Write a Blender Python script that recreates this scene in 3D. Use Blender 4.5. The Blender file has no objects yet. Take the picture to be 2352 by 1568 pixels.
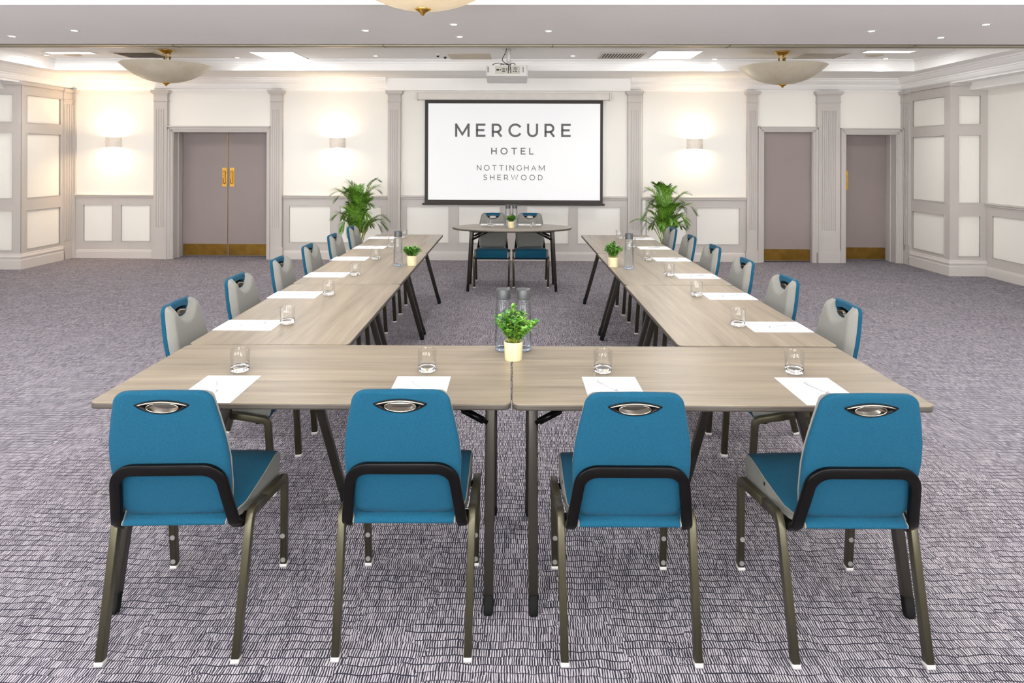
import bpy, bmesh, math, random
from mathutils import Vector, Matrix, noise
PI = math.pi
D = bpy.data
C = bpy.context.scene.collection
random.seed(7)
TH = 0.0162            # the room's walls are turned this little against the tables

# ------------------------------------------------------------------ camera
cam = D.cameras.new('camera'); camo = D.objects.new('camera', cam); C.objects.link(camo)
cam.sensor_width = 36.0
cam.lens = 1555 / 2352 * 36
cam.shift_x = 2 / 2352
cam.shift_y = -422 / 2352
cam.clip_start = 0.05; cam.clip_end = 60
camo.location = (0, 0, 1.63)
camo.rotation_euler = (PI / 2, -0.0035, 0)
S = bpy.context.scene
S.camera = camo
S.view_settings.view_transform = 'Standard'
S.view_settings.look = 'None'
S.view_settings.gamma = 1.0
S.view_settings.use_curve_mapping = False
S.view_settings.exposure = 0.16
S.cycles.max_bounces = 10
S.cycles.diffuse_bounces = 5
S.cycles.transparent_max_bounces = 16
S.cycles.caustics_reflective = False
S.cycles.caustics_refractive = False
S.cycles.sample_clamp_indirect = 6.0

# ------------------------------------------------------------------ world and large lights
w = D.worlds.new('world'); S.world = w; w.use_nodes = True
w.node_tree.nodes['Background'].inputs[0].default_value = (0.9, 0.95, 1, 1)
w.node_tree.nodes['Background'].inputs[1].default_value = 0.3

def rp(u, v, z=0.0):   # room coordinates -> world
    c, s = math.cos(TH), math.sin(TH)
    return Vector((u * c + v * s, -u * s + v * c, z))

def area(name, loc, sx, sy, power, col, rot=(0, 0, 0), spread=PI):
    l = D.lights.new(name, 'AREA'); l.shape = 'RECTANGLE'; l.size = sx; l.size_y = sy
    l.energy = power; l.color = col; l.spread = spread
    o = D.objects.new(name, l); C.objects.link(o); o.location = loc; o.rotation_euler = rot
    return o
WH = (0.97, 0.985, 1.0)
# fill lamps added out of view in the near coffer to light the room
for u in (-5.2, -2.2, 1.2, 4.2):
    for v, p in ((1.0, 4), (4.3, 36)):
        area('coffer_panel_light', rp(u, v, 3.0), 0.6, 0.6, p, WH)
# lamps added at the unseen rear windows, tilted up to brighten the ceiling
for u in (-5.0, -1.2, 2.6):
    area('window_daylight', rp(u, -2.85, 1.6), 2.4, 2.2, 400, (0.97, 0.985, 1.0), (PI / 2 + 1.05, 0, 0))

# uplights added in the near coffer to brighten the ceiling, not lit pendants
UPL = [(-0.585, 4.46), (-4.6, 4.4), (3.5, 4.4), (-4.6, 0.4), (-0.6, 0.4), (3.5, 0.4)]
for x, y in UPL:
    area('pendant_uplight', (x, y, 2.79), 0.5, 0.5, 46, (1.0, 0.97, 0.94), (PI, 0, 0))

# ------------------------------------------------------------------ materials
def srgb(r, g, b):
    f = lambda c: (c / 255 / 12.92) if c / 255 <= 0.04045 else ((c / 255 + 0.055) / 1.055) ** 2.4
    return (f(r), f(g), f(b), 1)

class N:
    """small node helper"""
    def __init__(s, name):
        s.m = D.materials.new(name); s.m.use_nodes = True
        s.t = s.m.node_tree; s.b = s.t.nodes['Principled BSDF']; s.out = s.t.nodes['Material Output']
    def n(s, typ, **kw):
        nd = s.t.nodes.new(typ)
        for k, v in kw.items():
            if k.startswith('i_'):
                nd.inputs[k[2:].replace('_', ' ')].default_value = v
            else:
                setattr(nd, k, v)
        return nd
    def l(s, a, b): s.t.links.new(a, b)
    def set(s, **kw):
        for k, v in kw.items(): s.b.inputs[k.replace('_', ' ')].default_value = v
    def math(s, op, a, b=None, c=None):
        nd = s.t.nodes.new('ShaderNodeMath'); nd.operation = op
        for i, x in enumerate((a, b, c)):
            if x is None: continue
            if isinstance(x, (int, float)): nd.inputs[i].default_value = x
            else: s.l(x, nd.inputs[i])
        return nd.outputs[0]
    def ramp(s, fac, stops, interp='LINEAR'):
        r = s.t.nodes.new('ShaderNodeValToRGB'); r.color_ramp.interpolation = interp
        el = r.color_ramp.elements
        while len(el) < len(stops): el.new(0.5)
        for e, (p, c) in zip(el, stops): e.position = p; e.color = c
        s.l(fac, r.inputs[0]); return r.outputs[0]
    def noise(s, vec, scale, detail=2, rough=0.5, dim='3D'):
        nd = s.t.nodes.new('ShaderNodeTexNoise'); nd.noise_dimensions = dim
        nd.inputs['Scale'].default_value = scale; nd.inputs['Detail'].default_value = detail
        nd.inputs['Roughness'].default_value = rough
        s.l(vec, nd.inputs['Vector']); return nd.outputs[0]
    def mapping(s, vec, scale=(1, 1, 1), loc=(0, 0, 0)):
        nd = s.t.nodes.new('ShaderNodeMapping'); nd.inputs['Scale'].default_value = scale
        nd.inputs['Location'].default_value = loc
        s.l(vec, nd.inputs[0]); return nd.outputs[0]
    def bump(s, h, strength=0.3, dist=0.002):
        b = s.t.nodes.new('ShaderNodeBump'); b.inputs['Strength'].default_value = strength
        b.inputs['Distance'].default_value = dist
        s.l(h, b.inputs['Height']); s.l(b.outputs[0], s.b.inputs['Normal'])
    def obj(s):
        return s.t.nodes.new('ShaderNodeTexCoord').outputs['Object']
    def col(s, sock): s.l(sock, s.b.inputs['Base Color'])

def simple(name, c, rough=0.5, metal=0.0, spec=0.5, var=0.04, scale=8.0):
    """a plain finish with a faint mottling of its own"""
    q = N(name); q.set(Roughness=rough, Metallic=metal)
    q.b.inputs['Specular IOR Level'].default_value = spec
    n = q.noise(q.obj(), scale, 3)
    a = tuple(max(0, x * (1 - var)) for x in c[:3]) + (1,)
    b = tuple(min(1, x * (1 + var)) for x in c[:3]) + (1,)
    q.col(q.ramp(n, [(0.3, a), (0.7, b)]))
    return q.m

M = {}
M['wall'] = simple('cream_wall_paint', srgb(238, 235, 228), 0.75, spec=0.2, var=0.012, scale=1.5)
M['trim'] = simple('taupe_trim_paint', srgb(192, 186, 181), 0.5, spec=0.35, var=0.015, scale=3)
M['skirt'] = simple('pale_skirting_paint', srgb(206, 200, 195), 0.5, spec=0.35, var=0.015, scale=3)
M['ceiling'] = simple('ceiling_paint', srgb(250, 248, 245), 0.8, spec=0.15, var=0.012, scale=1.2)
M['door'] = simple('mauve_door_laminate', srgb(143, 131, 129), 0.45, var=0.03, scale=2)
M['track'] = simple('partition_track_metal', srgb(168, 157, 134), 0.4, 0.4)
M['track_dark'] = simple('track_gap', srgb(70, 62, 50), 0.6)
M['brass'] = simple('polished_brass', srgb(222, 176, 84), 0.22, 1.0, var=0.1, scale=20)
M['kick'] = simple('aged_brass_plate', srgb(140, 108, 48), 0.32, 0.85, var=0.22, scale=6)
M['black'] = simple('black_powder_coat', srgb(9, 8, 8), 0.28, 0.0, spec=0.14)
M['bronze'] = simple('dark_bronze_enamel', srgb(82, 78, 62), 0.38, 0.7, var=0.06)
M['steel'] = simple('table_leg_steel', srgb(70, 66, 60), 0.4, 0.6, var=0.05)
M['foot'] = simple('black_rubber', srgb(11, 11, 11), 0.75, spec=0.2)
M['glide'] = simple('clear_plastic_glide', srgb(205, 203, 200), 0.3)
M['disc'] = simple('grey_bumper', srgb(150, 148, 146), 0.4, 0.4)
M['lining'] = simple('smoked_chrome_lining', srgb(120, 112, 104), 0.25, 0.9)  # chrome with the dark reflection inside the grip put into its colour
M['chrome'] = simple('chrome', srgb(168, 162, 148), 0.2, 1.0)
M['paper'] = simple('white_paper', srgb(242, 242, 242), 0.6, spec=0.2, var=0.005)
M['pen'] = simple('white_plastic', srgb(200, 202, 205), 0.3)
M['pen_tip'] = simple('silver_tip', srgb(175, 175, 178), 0.35, 0.5)
M['pot'] = simple('cream_ceramic_pot', srgb(222, 207, 166), 0.55, var=0.06, scale=30)
M['soil'] = simple('dark_soil', srgb(48, 38, 28), 0.95, var=0.3, scale=120)
M['lid_dark'] = simple('dark_grey_lid', srgb(58, 60, 62), 0.35)
M['white_plastic'] = simple('projector_shell', srgb(222, 219, 214), 0.4)
M['port'] = simple('port_black', srgb(20, 18, 18), 0.5)
M['panel_grey'] = simple('connector_panel', srgb(196, 192, 180), 0.5)
M['cable'] = simple('black_cable', srgb(18, 17, 16), 0.5)
M['screen_border'] = simple('black_screen_border', srgb(52, 47, 44), 0.7)
M['letter'] = simple('grey_lettering', srgb(104, 104, 105), 0.7, var=0.0)
M['casing'] = simple('screen_casing', srgb(212, 207, 199), 0.45)
M['vent'] = simple('vent_enamel', srgb(196, 188, 176), 0.5)
M['vent_dark'] = simple('vent_shadow_gap', srgb(60, 52, 42), 0.8)
M['beige'] = simple('beige_hatch', srgb(206, 192, 170), 0.6)
M['basket'] = simple('planter_grey', srgb(120, 116, 112), 0.6, var=0.1, scale=40)
M['sconce'] = simple('plaster_sconce', srgb(226, 217, 206), 0.6)

def emis(name, c, k):
    q = N(name); q.set(Roughness=0.6); q.b.inputs['Base Color'].default_value = c
    q.b.inputs['Emission Color'].default_value = c
    q.b.inputs['Emission Strength'].default_value = k
    return q.m
M['lamp'] = emis('panel_diffuser_lit', (1, 0.985, 0.96, 1), 3.0)
M['spot'] = emis('downlight_lens_lit', (1, 0.97, 0.92, 1), 6.0)
M['screen'] = emis('projected_white', (0.58, 0.58, 0.585, 1), 0.58)

def carpet():
    q = N('patterned_carpet'); q.set(Roughness=0.95); q.b.inputs['Specular IOR Level'].default_value = 0.1
    co = q.obj(); sep = q.n('ShaderNodeSeparateXYZ'); q.l(co, sep.inputs[0])
    x, y = sep.outputs[0], sep.outputs[1]
    def comb(a, b, c=0.0):
        k = q.n('ShaderNodeCombineXYZ')
        for i, v in enumerate((a, b, c)):
            if isinstance(v, (int, float)): k.inputs[i].default_value = v
            else: q.l(v, k.inputs[i])
        return k.outputs[0]
    def wn(vec):
        k = q.n('ShaderNodeTexWhiteNoise'); k.noise_dimensions = '3D'; q.l(vec, k.inputs[0]); return k.outputs[0]
    # blocks, irregular in width
    warp = q.noise(q.mapping(co, (5, 14, 1)), 1.0, 1)
    xb = q.math('ADD', q.math('DIVIDE', x, 0.23), q.math('MULTIPLY', warp, 1.1))
    colid = q.math('FLOOR', xb)
    rc = wn(comb(colid, 3.7))
    wav = q.noise(q.mapping(co, (11, 6, 1)), 1.0, 2)
    yb = q.math('ADD', q.math('ADD', q.math('DIVIDE', y, 0.036), rc), q.math('MULTIPLY', q.math('SUBTRACT', wav, 0.5), 0.9))
    row = q.math('FLOOR', yb); fy = q.math('FRACT', yb)
    rr = wn(comb(row, colid, 1.3))
    # fine stripes running along Y, jittered per cell
    jit = q.noise(q.mapping(co, (50, 16, 1)), 1.0, 2)
    xs = q.math('ADD', q.math('ADD', q.math('DIVIDE', x, 0.0084), q.math('MULTIPLY', rr, 7.0)), q.math('MULTIPLY', jit, 1.5))
    sid = q.math('FLOOR', xs)
    st = q.math('PINGPONG', xs, 0.5)
    wid = q.math('ADD', 0.14, q.math('MULTIPLY', wn(comb(sid, row, 2.1)), 0.20))
    stripe = q.math('SMOOTH_MIN', 1.0, q.math('DIVIDE', q.math('SUBTRACT', st, q.math('SUBTRACT', wid, 0.06)), 0.12), 0.0)
    stripe = q.math('MAXIMUM', stripe, 0.0)
    # dark joints between rows (missing here and there)
    edge = q.math('MINIMUM', fy, q.math('SUBTRACT', 1.0, fy))
    line = q.math('MINIMUM', 1.0, q.math('MAXIMUM', 0.0, q.math('DIVIDE', q.math('SUBTRACT', edge, 0.035), 0.06)))
    pile = q.noise(co, 700, 2)
    miss = q.math('GREATER_THAN', wn(comb(row, colid, 5.9)), 0.68)
    line = q.math('MAXIMUM', line, q.math('MULTIPLY', miss, 0.8))
    f = q.math('MULTIPLY', stripe, line)
    f = q.math('ADD', q.math('MULTIPLY', f, 0.86), q.math('MULTIPLY', q.math('SUBTRACT', pile, 0.5), 0.30))
    f = q.math('MAXIMUM', 0.0, f)
    tone = q.noise(co, 6, 2)
    c1 = q.ramp(f, [(0.0, srgb(48, 48, 58)), (0.30, srgb(82, 79, 88)), (0.85, srgb(181, 175, 180))])
    hs = q.n('ShaderNodeMix', data_type='RGBA', blend_type='MULTIPLY'); hs.inputs[0].default_value = 1.0
    q.l(c1, hs.inputs[6]); q.l(q.ramp(tone, [(0.3, (0.93, 0.92, 0.96, 1)), (0.7, (1.0, 1.0, 1.0, 1))]), hs.inputs[7])
    q.col(hs.outputs[2])
    q.bump(f, 0.35, 0.004)
    return q.m
M['carpet'] = carpet()

def wood():
    q = N('grey_beige_woodgrain_laminate'); q.set(Roughness=0.34)
    q.b.inputs['Specular IOR Level'].default_value = 0.45
    co = q.obj(); info = q.n('ShaderNodeObjectInfo')
    add = q.n('ShaderNodeVectorMath', operation='ADD'); q.l(co, add.inputs[0])
    sc = q.n('ShaderNodeVectorMath', operation='SCALE'); sc.inputs[0].default_value = (37, 17, 5)
    q.l(info.outputs['Random'], sc.inputs['Scale']); q.l(sc.outputs[0], add.inputs[1])
    v = add.outputs[0]
    g1 = q.noise(q.mapping(v, (1.3, 26, 1)), 1.0, 4, 0.6)
    g2 = q.noise(q.mapping(v, (5, 140, 1)), 1.0, 3, 0.6)
    g3 = q.noise(q.mapping(v, (0.8, 5.5, 1)), 1.0, 2)
    f = q.math('ADD', q.math('ADD', q.math('MULTIPLY', g1, 0.55), q.math('MULTIPLY', g2, 0.25)), q.math('MULTIPLY', g3, 0.3))
    q.col(q.ramp(f, [(0.36, srgb(96, 87, 72)), (0.48, srgb(124, 113, 97)), (0.62, srgb(141, 129, 112)), (0.74, srgb(161, 149, 132))]))
    q.bump(g2, 0.05, 0.0005)
    return q.m
M['wood'] = wood()
M['edge'] = simple('dark_table_edging', srgb(74, 68, 62), 0.5)

def fabric(name, c, v=0.16):
    q = N(name); q.set(Roughness=0.92); q.b.inputs['Specular IOR Level'].default_value = 0.15
    q.b.inputs['Sheen Weight'].default_value = 0.06; q.b.inputs['Sheen Roughness'].default_value = 0.4
    co = q.obj()
    a = q.noise(q.mapping(co, (260, 260, 900)), 1.0, 2)
    b = q.noise(q.mapping(co, (900, 900, 260)), 1.0, 2)
    f = q.math('MULTIPLY', q.math('ADD', a, b), 0.5)
    lo = tuple(x * (1 - v * 1.6) for x in c[:3]) + (1,); hi = tuple(min(1, x * (1 + v * 1.6)) for x in c[:3]) + (1,)
    q.col(q.ramp(f, [(0.36, lo), (0.64, hi)]))
    q.bump(f, 0.25, 0.001)
    return q.m
M['blue'] = fabric('blue_weave', srgb(18, 70, 93))
M['grey'] = fabric('light_grey_weave', srgb(127, 126, 121), 0.08)

def thin_glass(name, tint, base=0.02, k=0.35, kf=0.12):
    q = N(name); t = q.t
    t.nodes.remove(q.b)
    tb = q.n('ShaderNodeBsdfTransparent'); tb.inputs[0].default_value = tint
    gb = q.n('ShaderNodeBsdfGlossy'); gb.inputs['Roughness'].default_value = 0.03
    lw = q.n('ShaderNodeLayerWeight'); lw.inputs[0].default_value = 0.32
    f = q.math('ADD', q.math('MULTIPLY', lw.outputs['Fresnel'], k), base)
    f = q.math('ADD', f, q.math('MULTIPLY', q.math('POWER', lw.outputs['Facing'], 4.0), kf))
    mx = q.n('ShaderNodeMixShader'); q.l(f, mx.inputs[0]); q.l(tb.outputs[0], mx.inputs[1]); q.l(gb.outputs[0], mx.inputs[2])
    q.l(mx.outputs[0], q.out.inputs[0])
    return q.m
M['glass'] = thin_glass('clear_glass', (1, 1, 1, 1), 0.004, 0.34, 0.16)
M['water'] = thin_glass('clear_water', (0.97, 0.98, 0.99, 1), 0.01, 0.12, 0.0)
M['bottle'] = thin_glass('bottle_glass', (0.975, 0.985, 0.995, 1), 0.006, 0.3, 0.2)
def solid_glass(name, c, ior):
    q = N(name); q.b.inputs['Base Color'].default_value = c
    q.set(Roughness=0.02, IOR=ior); q.b.inputs['Transmission Weight'].default_value = 1.0
    return q.m
M['glass_base'] = solid_glass('thick_glass_base', (1, 1, 1, 1), 1.45)
M['blue_base'] = solid_glass('bottle_heel', (0.62, 0.78, 1.0, 1), 1.4)

def leaf(name, c1, c2):
    q = N(name); q.set(Roughness=0.45)
    n = q.noise(q.obj(), 45, 2)
    q.col(q.ramp(n, [(0.35, c1), (0.65, c2)]))
    q.b.inputs['Subsurface Weight'].default_value = 0.0
    return q.m
M['leaf'] = leaf('small_leaf', srgb(58, 124, 44), srgb(140, 192, 60))
M['leaf_dark'] = leaf('small_leaf_dark', srgb(30, 82, 44), srgb(84, 142, 66))
M['palm'] = leaf('palm_leaf', srgb(46, 104, 26), srgb(120, 166, 46))
M['palm_stem'] = leaf('palm_stem', srgb(96, 126, 30), srgb(168, 176, 58))

def alabaster():
    q = N('alabaster_glass'); q.set(Roughness=0.35)
    co = q.obj()
    n = q.noise(co, 5, 5, 0.65)
    q.col(q.ramp(n, [(0.3, srgb(214, 204, 180)), (0.55, srgb(228, 220, 202)), (0.75, srgb(238, 233, 221))]))
    tr = q.n('ShaderNodeBsdfTranslucent'); tr.inputs[0].default_value = (0.85, 0.78, 0.64, 1)
    mx = q.n('ShaderNodeMixShader'); mx.inputs[0].default_value = 0.35
    q.l(q.b.outputs[0], mx.inputs[1]); q.l(tr.outputs[0], mx.inputs[2]); q.l(mx.outputs[0], q.out.inputs[0])
    return q.m
M['alabaster'] = alabaster()

# ------------------------------------------------------------------ mesh helpers
class MB:
    def __init__(s): s.bm = bmesh.new(); s.mi = 0
    def _f(s, vs, smooth=False):
        try:
            f = s.bm.faces.new(vs); f.material_index = s.mi; f.smooth = smooth; return f
        except ValueError: return None
    def mat(s, i): s.mi = i; return s
    def box(s, x0, x1, y0, y1, z0, z1):
        v = [s.bm.verts.new(p) for p in ((x0,y0,z0),(x1,y0,z0),(x1,y1,z0),(x0,y1,z0),(x0,y0,z1),(x1,y0,z1),(x1,y1,z1),(x0,y1,z1))]
        for q in ((3,2,1,0),(4,5,6,7),(0,1,5,4),(1,2,6,5),(2,3,7,6),(3,0,4,7)): s._f([v[i] for i in q])
        return s
    def prism(s, pts, z0, z1, axis='z', smooth=False):
        """polygon pts extruded; axis tells which coordinate is the extrusion"""
        def P(a, b, t):
            return {'z': (a, b, t), 'y': (a, t, b), 'x': (t, a, b)}[axis]
        A = [s.bm.verts.new(P(a, b, z0)) for a, b in pts]; B = [s.bm.verts.new(P(a, b, z1)) for a, b in pts]
        n = len(pts)
        s._f(A[::-1]); s._f(B)
        for i in range(n): s._f([A[i], A[(i+1) % n], B[(i+1) % n], B[i]], smooth)
        return s
    def lathe(s, prof, n=24, c=(0, 0, 0), smooth=True, sx=1, sy=1):
        rings = []
        for r, z in prof:
            if r < 1e-6: rings.append([s.bm.verts.new((c[0], c[1], c[2] + z))])
            else: rings.append([s.bm.verts.new((c[0] + sx*r*math.cos(2*PI*i/n), c[1] + sy*r*math.sin(2*PI*i/n), c[2] + z)) for i in range(n)])
        for a, b in zip(rings, rings[1:]):
            for i in range(n):
                j = (i + 1) % n
                if len(a) == 1 and len(b) == 1: continue
                if len(a) == 1: s._f([a[0], b[j], b[i]], smooth)
                elif len(b) == 1: s._f([a[i], a[j], b[0]], smooth)
                else: s._f([a[i], a[j], b[j], b[i]], smooth)
        return s
    def tube(s, path, prof, up=(0, 0, 1), closed=False, caps=True, scales=None, smooth=True):
        """sweep a 2D closed profile along a path; prof x = side, y = along 'up'"""
        P = [Vector(p) for p in path]; n = len(P); U = Vector(up); rings = []
        for i, p in enumerate(P):
            if closed: t = (P[(i+1) % n] - P[i-1])
            else: t = P[min(i+1, n-1)] - P[max(i-1, 0)]
            t.normalize()
            side = t.cross(U)
            if side.length < 1e-4: side = Vector((1, 0, 0))
            side.normalize(); vv = side.cross(t).normalized()
            k = scales[i] if scales else 1.0
            rings.append([s.bm.verts.new(p + side * a * k + vv * b * k) for a, b in prof])
        m = len(prof)
        rng = range(n) if closed else range(n - 1)
        for i in rng:
            a, b = rings[i], rings[(i+1) % n]
            for j in range(m): s._f([a[j], a[(j+1) % m], b[(j+1) % m], b[j]], smooth)
        if caps and not closed: s._f(rings[0][::-1]); s._f(rings[-1])
        return s
    def sweep(s, path, prof, closed=False):
        """mitred sweep of an (offset, z) profile along a 2D path; positive offset = left of the path"""
        P = [Vector(p) for p in path]; n = len(P); rings = []
        for i, p in enumerate(P):
            if closed or 0 < i < n-1:
                d1 = (P[i] - P[i-1]).normalized(); d2 = (P[(i+1) % n] - P[i]).normalized()
                n1 = Vector((-d1.y, d1.x)); n2 = Vector((-d2.y, d2.x)); m = (n1 + n2)
                m = m / (m.dot(n1))
            else:
                d = (P[1] - P[0]) if i == 0 else (P[-1] - P[-2]); d.normalize(); m = Vector((-d.y, d.x))
            rings.append([s.bm.verts.new((p.x + m.x*o, p.y + m.y*o, z)) for o, z in prof])
        k = len(prof)
        for i in (range(n) if closed else range(n-1)):
            a, b = rings[i], rings[(i+1) % n]
            for j in range(k): s._f([a[j], a[(j+1) % k], b[(j+1) % k], b[j]])
        if not closed: s._f(rings[0]); s._f(rings[-1][::-1])
        return s
    def build(s, name, mats, parent=None, room=False, bevel=0.0, sub=0, fixn=True, seg=2):
        if fixn: bmesh.ops.recalc_face_normals(s.bm, faces=s.bm.faces)
        me = D.meshes.new(name); s.bm.to_mesh(me); s.bm.free()
        if not isinstance(mats, (list, tuple)): mats = [mats]
        for m in mats: me.materials.append(m)
        o = D.objects.new(name, me); C.objects.link(o)
        if parent is not None: o.parent = parent
        if room: o.rotation_euler = (0, 0, -TH)
        if bevel:
            b = o.modifiers.new('bevel', 'BEVEL'); b.width = bevel; b.segments = seg; b.limit_method = 'ANGLE'; b.angle_limit = 0.7
        if sub:
            b = o.modifiers.new('sub', 'SUBSURF'); b.levels = sub; b.render_levels = sub
        return o

def tag(o, label=None, cat=None, group=None, kind=None):
    if label: o['label'] = label
    if cat: o['category'] = cat
    if group: o['group'] = group
    if kind: o['kind'] = kind
    return o
def struct(o, label=None, cat=None):
    o['kind'] = 'structure'
    if label: o['label'] = label
    if cat: o['category'] = cat
    return o
def thing(name, label, cat, loc=(0, 0, 0), rz=0.0, group=None):
    o = D.objects.new(name, None); C.objects.link(o); o.location = loc; o.rotation_euler = (0, 0, rz)
    o.empty_display_size = 0.1
    return tag(o, label, cat, group)
def dup(root, loc, rz, label, group=None):
    r = root.copy(); C.objects.link(r); r.location = loc; r.rotation_euler = (0, 0, rz)
    r['label'] = label
    if group: r['group'] = group
    for ch in list(root.children):
        c = ch.copy(); C.objects.link(c); c.parent = r
        for g in list(ch.children):
            d = g.copy(); C.objects.link(d); d.parent = c
    return r
def rrect(hx, hy, r, n=4):
    pts = []
    for cx, cy, a0 in ((hx-r, hy-r, 0), (-hx+r, hy-r, PI/2), (-hx+r, -hy+r, PI), (hx-r, -hy+r, 1.5*PI)):
        for i in range(n+1):
            a = a0 + PI/2*i/n; pts.append((cx + r*math.cos(a), cy + r*math.sin(a)))
    return pts
def circ(r, n=10): return [(r*math.cos(2*PI*i/n), r*math.sin(2*PI*i/n)) for i in range(n)]
def arc_pts(p0, p1, p2, r, n=6):
    """round the corner p1 between p0 and p2 (3D)"""
    p0, p1, p2 = Vector(p0), Vector(p1), Vector(p2)
    a = (p0-p1).normalized(); b = (p2-p1).normalized(); ang = a.angle(b); d = r/math.tan(ang/2)
    s, e = p1 + a*d, p1 + b*d
    c = p1 + (a+b).normalized() * (r/math.sin(ang/2)); out = []
    va, vb = s-c, e-c
    for i in range(n+1):
        out.append(c + (va.lerp(vb, i/n).normalized() if i/n in (0, 1) else (va.normalized().slerp(vb.normalized(), i/n))) * va.length)
    return out

# ================================================================== THE ROOM
ZC, ZT = 2.88, 3.04          # soffit and coffer heights
VB = 10.76                   # back wall
UL, UR = -7.8, 6.5
VN = -3.0
m = MB(); m.box(UL-0.3, UR+0.3, VN-0.3, 11.3, -0.1, 0)
struct(m.build('floor', M['carpet'], room=True))

# walls
m = MB()
m.box(UL-0.3, -5.57, VB, 11.06, 0, 3.2); m.box(-5.57, -4.05, VB, 11.06, 2.03, 3.2); m.box(-4.05, 3.79, VB, 11.06, 0, 3.2)
m.box(3.79, 4.57, VB, 11.06, 2.058, 3.2); m.box(4.57, 5.07, VB, 11.06, 0, 3.2); m.box(5.07, 5.87, VB, 11.06, 2.02, 3.2)
m.box(5.87, UR+0.3, VB, 11.06, 0, 3.2)
m.box(-5.7, -3.9, 11.06, 11.1, 0, 2.2); m.box(3.7, 6.1, 11.06, 11.1, 0, 2.2)
struct(m.build('wall_back', M['wall'], room=True))
m = MB(); m.box(UR, UR+0.3, VN, VB, 0, 3.2); m.box(6.0, UR, 9.58, VB, 0, ZC)
struct(m.build('wall_right', M['wall'], room=True))
m = MB(); m.box(UL-0.3, UL, VN, VB, 0, 3.2); m.box(UL, -7.23, 9.64, VB, 0, ZC)
struct(m.build('wall_left', M['wall'], room=True))
m = MB()
us = [UL-0.3, -6.2, -3.8, -2.4, 0.0, 1.4, 3.8, UR+0.3]
for i in range(0, 7, 2): m.box(us[i], us[i+1], VN-0.3, VN, 0, 3.2)
for i in range(1, 7, 2): m.box(us[i], us[i+1], VN-0.3, VN, 0, 0.5); m.box(us[i], us[i+1], VN-0.3, VN, 2.7, 3.2)
struct(m.build('wall_front', M['wall'], room=True))
for i in range(3):
    u0, u1 = us[1+2*i], us[2+2*i]
    m = MB()
    m.box(u0, u0+0.06, VN-0.1, VN-0.04, 0.5, 2.7); m.box(u1-0.06, u1, VN-0.1, VN-0.04, 0.5, 2.7)
    m.box(u0, u1, VN-0.1, VN-0.04, 0.5, 0.56); m.box(u0, u1, VN-0.1, VN-0.04, 2.64, 2.7)
    m.box((u0+u1)/2-0.03, (u0+u1)/2+0.03, VN-0.1, VN-0.04, 0.56, 2.64)
    fr = struct(m.build('window_%d' % (i+1), M['trim'], room=True))
    m = MB(); m.box(u0+0.05, u1-0.05, VN-0.075, VN-0.07, 0.55, 2.65); m.build('pane', M['glass'], fr)

# ceiling: soffits round two coffers, all one construction
m = MB()
A0, A1, A2, A3 = -6.78, 5.57, 7.66, 9.71      # far coffer
B2, B3 = -1.5, 5.52                           # near coffer
m.box(UL-0.3, UR+0.3, A3, 11.1, ZC, 3.2)
m.box(UL-0.3, UR+0.3, B3, A2, ZC, 3.2)
m.box(UL-0.3, UR+0.3, VN-0.3, B2, ZC, 3.2)
for a, b in ((A2, A3), (B2, B3)):
    m.box(UL-0.3, A0, a, b, ZC, 3.2); m.box(A1, UR+0.3, a, b, ZC, 3.2)
m.box(UL-0.3, UR+0.3, VN-0.3, 11.1, ZT, 3.25)
# bulkheads along both side walls
m.box(6.0, UR, VN, 9.58, 2.70, ZC); m.box(6.25, UR, VN, 9.58, 2.597, 2.70)
m.box(UL, -7.23, VN, 9.64, 2.70, ZC); m.box(UL, -7.47, VN, 9.64, 2.597, 2.70)
# plain box over the screen bay
m.box(-2.14, 1.70, 10.675, VB, 2.686, ZC)
struct(m.build('ceiling', M['ceiling'], room=True))

trim_n = [0]
def trim(mb, mat='trim', **kw):
    trim_n[0] += 1
    return struct(mb.build('trim_%d' % trim_n[0], M[mat], room=True, **kw))

# coffer mouldings
for (a, b) in ((A2, A3), (B2, B3)):
    m = MB()
    path = [(A0, a), (A0, b), (A1, b), (A1, a)]
    # clockwise path: the inside of the coffer lies to its right -> negative offsets
    prof = [(0.0, ZC-0.006), (-0.012, ZC-0.006), (-0.012, ZC+0.012), (-0.004, ZC+0.016), (-0.004, ZC+0.10), (-0.016, ZC+0.106),
            (-0.016, ZC+0.118), (-0.040, ZT-0.018), (-0.055, ZT-0.012), (-0.055, ZT), (0.0, ZT)]
    m.sweep(path, prof, closed=True)
    trim(m, 'ceiling')
# cornice along back wall and side walls
cor = [(0, 2.686), (0.018, 2.686), (0.022, 2.704), (0.05, 2.722), (0.075, 2.757), (0.08, 2.772), (0.095, 2.774), (0.098, 2.79),
       (0.13, 2.805), (0.165, 2.84), (0.17, 2.858), (0.195, 2.862), (0.20, 2.88), (0, 2.88)]
m = MB(); m.sweep([(-2.14, VB), (-7.23, VB), (-7.23, VN)], cor); trim(m, 'ceiling')
m = MB(); m.sweep([(6.0, VN), (6.0, VB), (1.70, VB)], cor); trim(m, 'ceiling')
# partition track under the soffit edge
m = MB()
m.mat(1).box(-7.2, 5.98, 7.465, 7.49, ZC-0.004, ZC+0.02); m.mat(0).box(-7.2, 5.98, 7.49, 7.66, ZC-0.012, ZC+0.02)
m.mat(1).box(-7.2, 5.98, 7.56, 7.575, ZC-0.0135, ZC)
for u in (-1.55, 0.33, 2.28, 4.3, -3.9): m.box(u, u+0.008, 7.48, 7.66, ZC-0.0135, ZC)
struct(m.build('trim_50', [M['track'], M['track_dark']], room=True))

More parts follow.
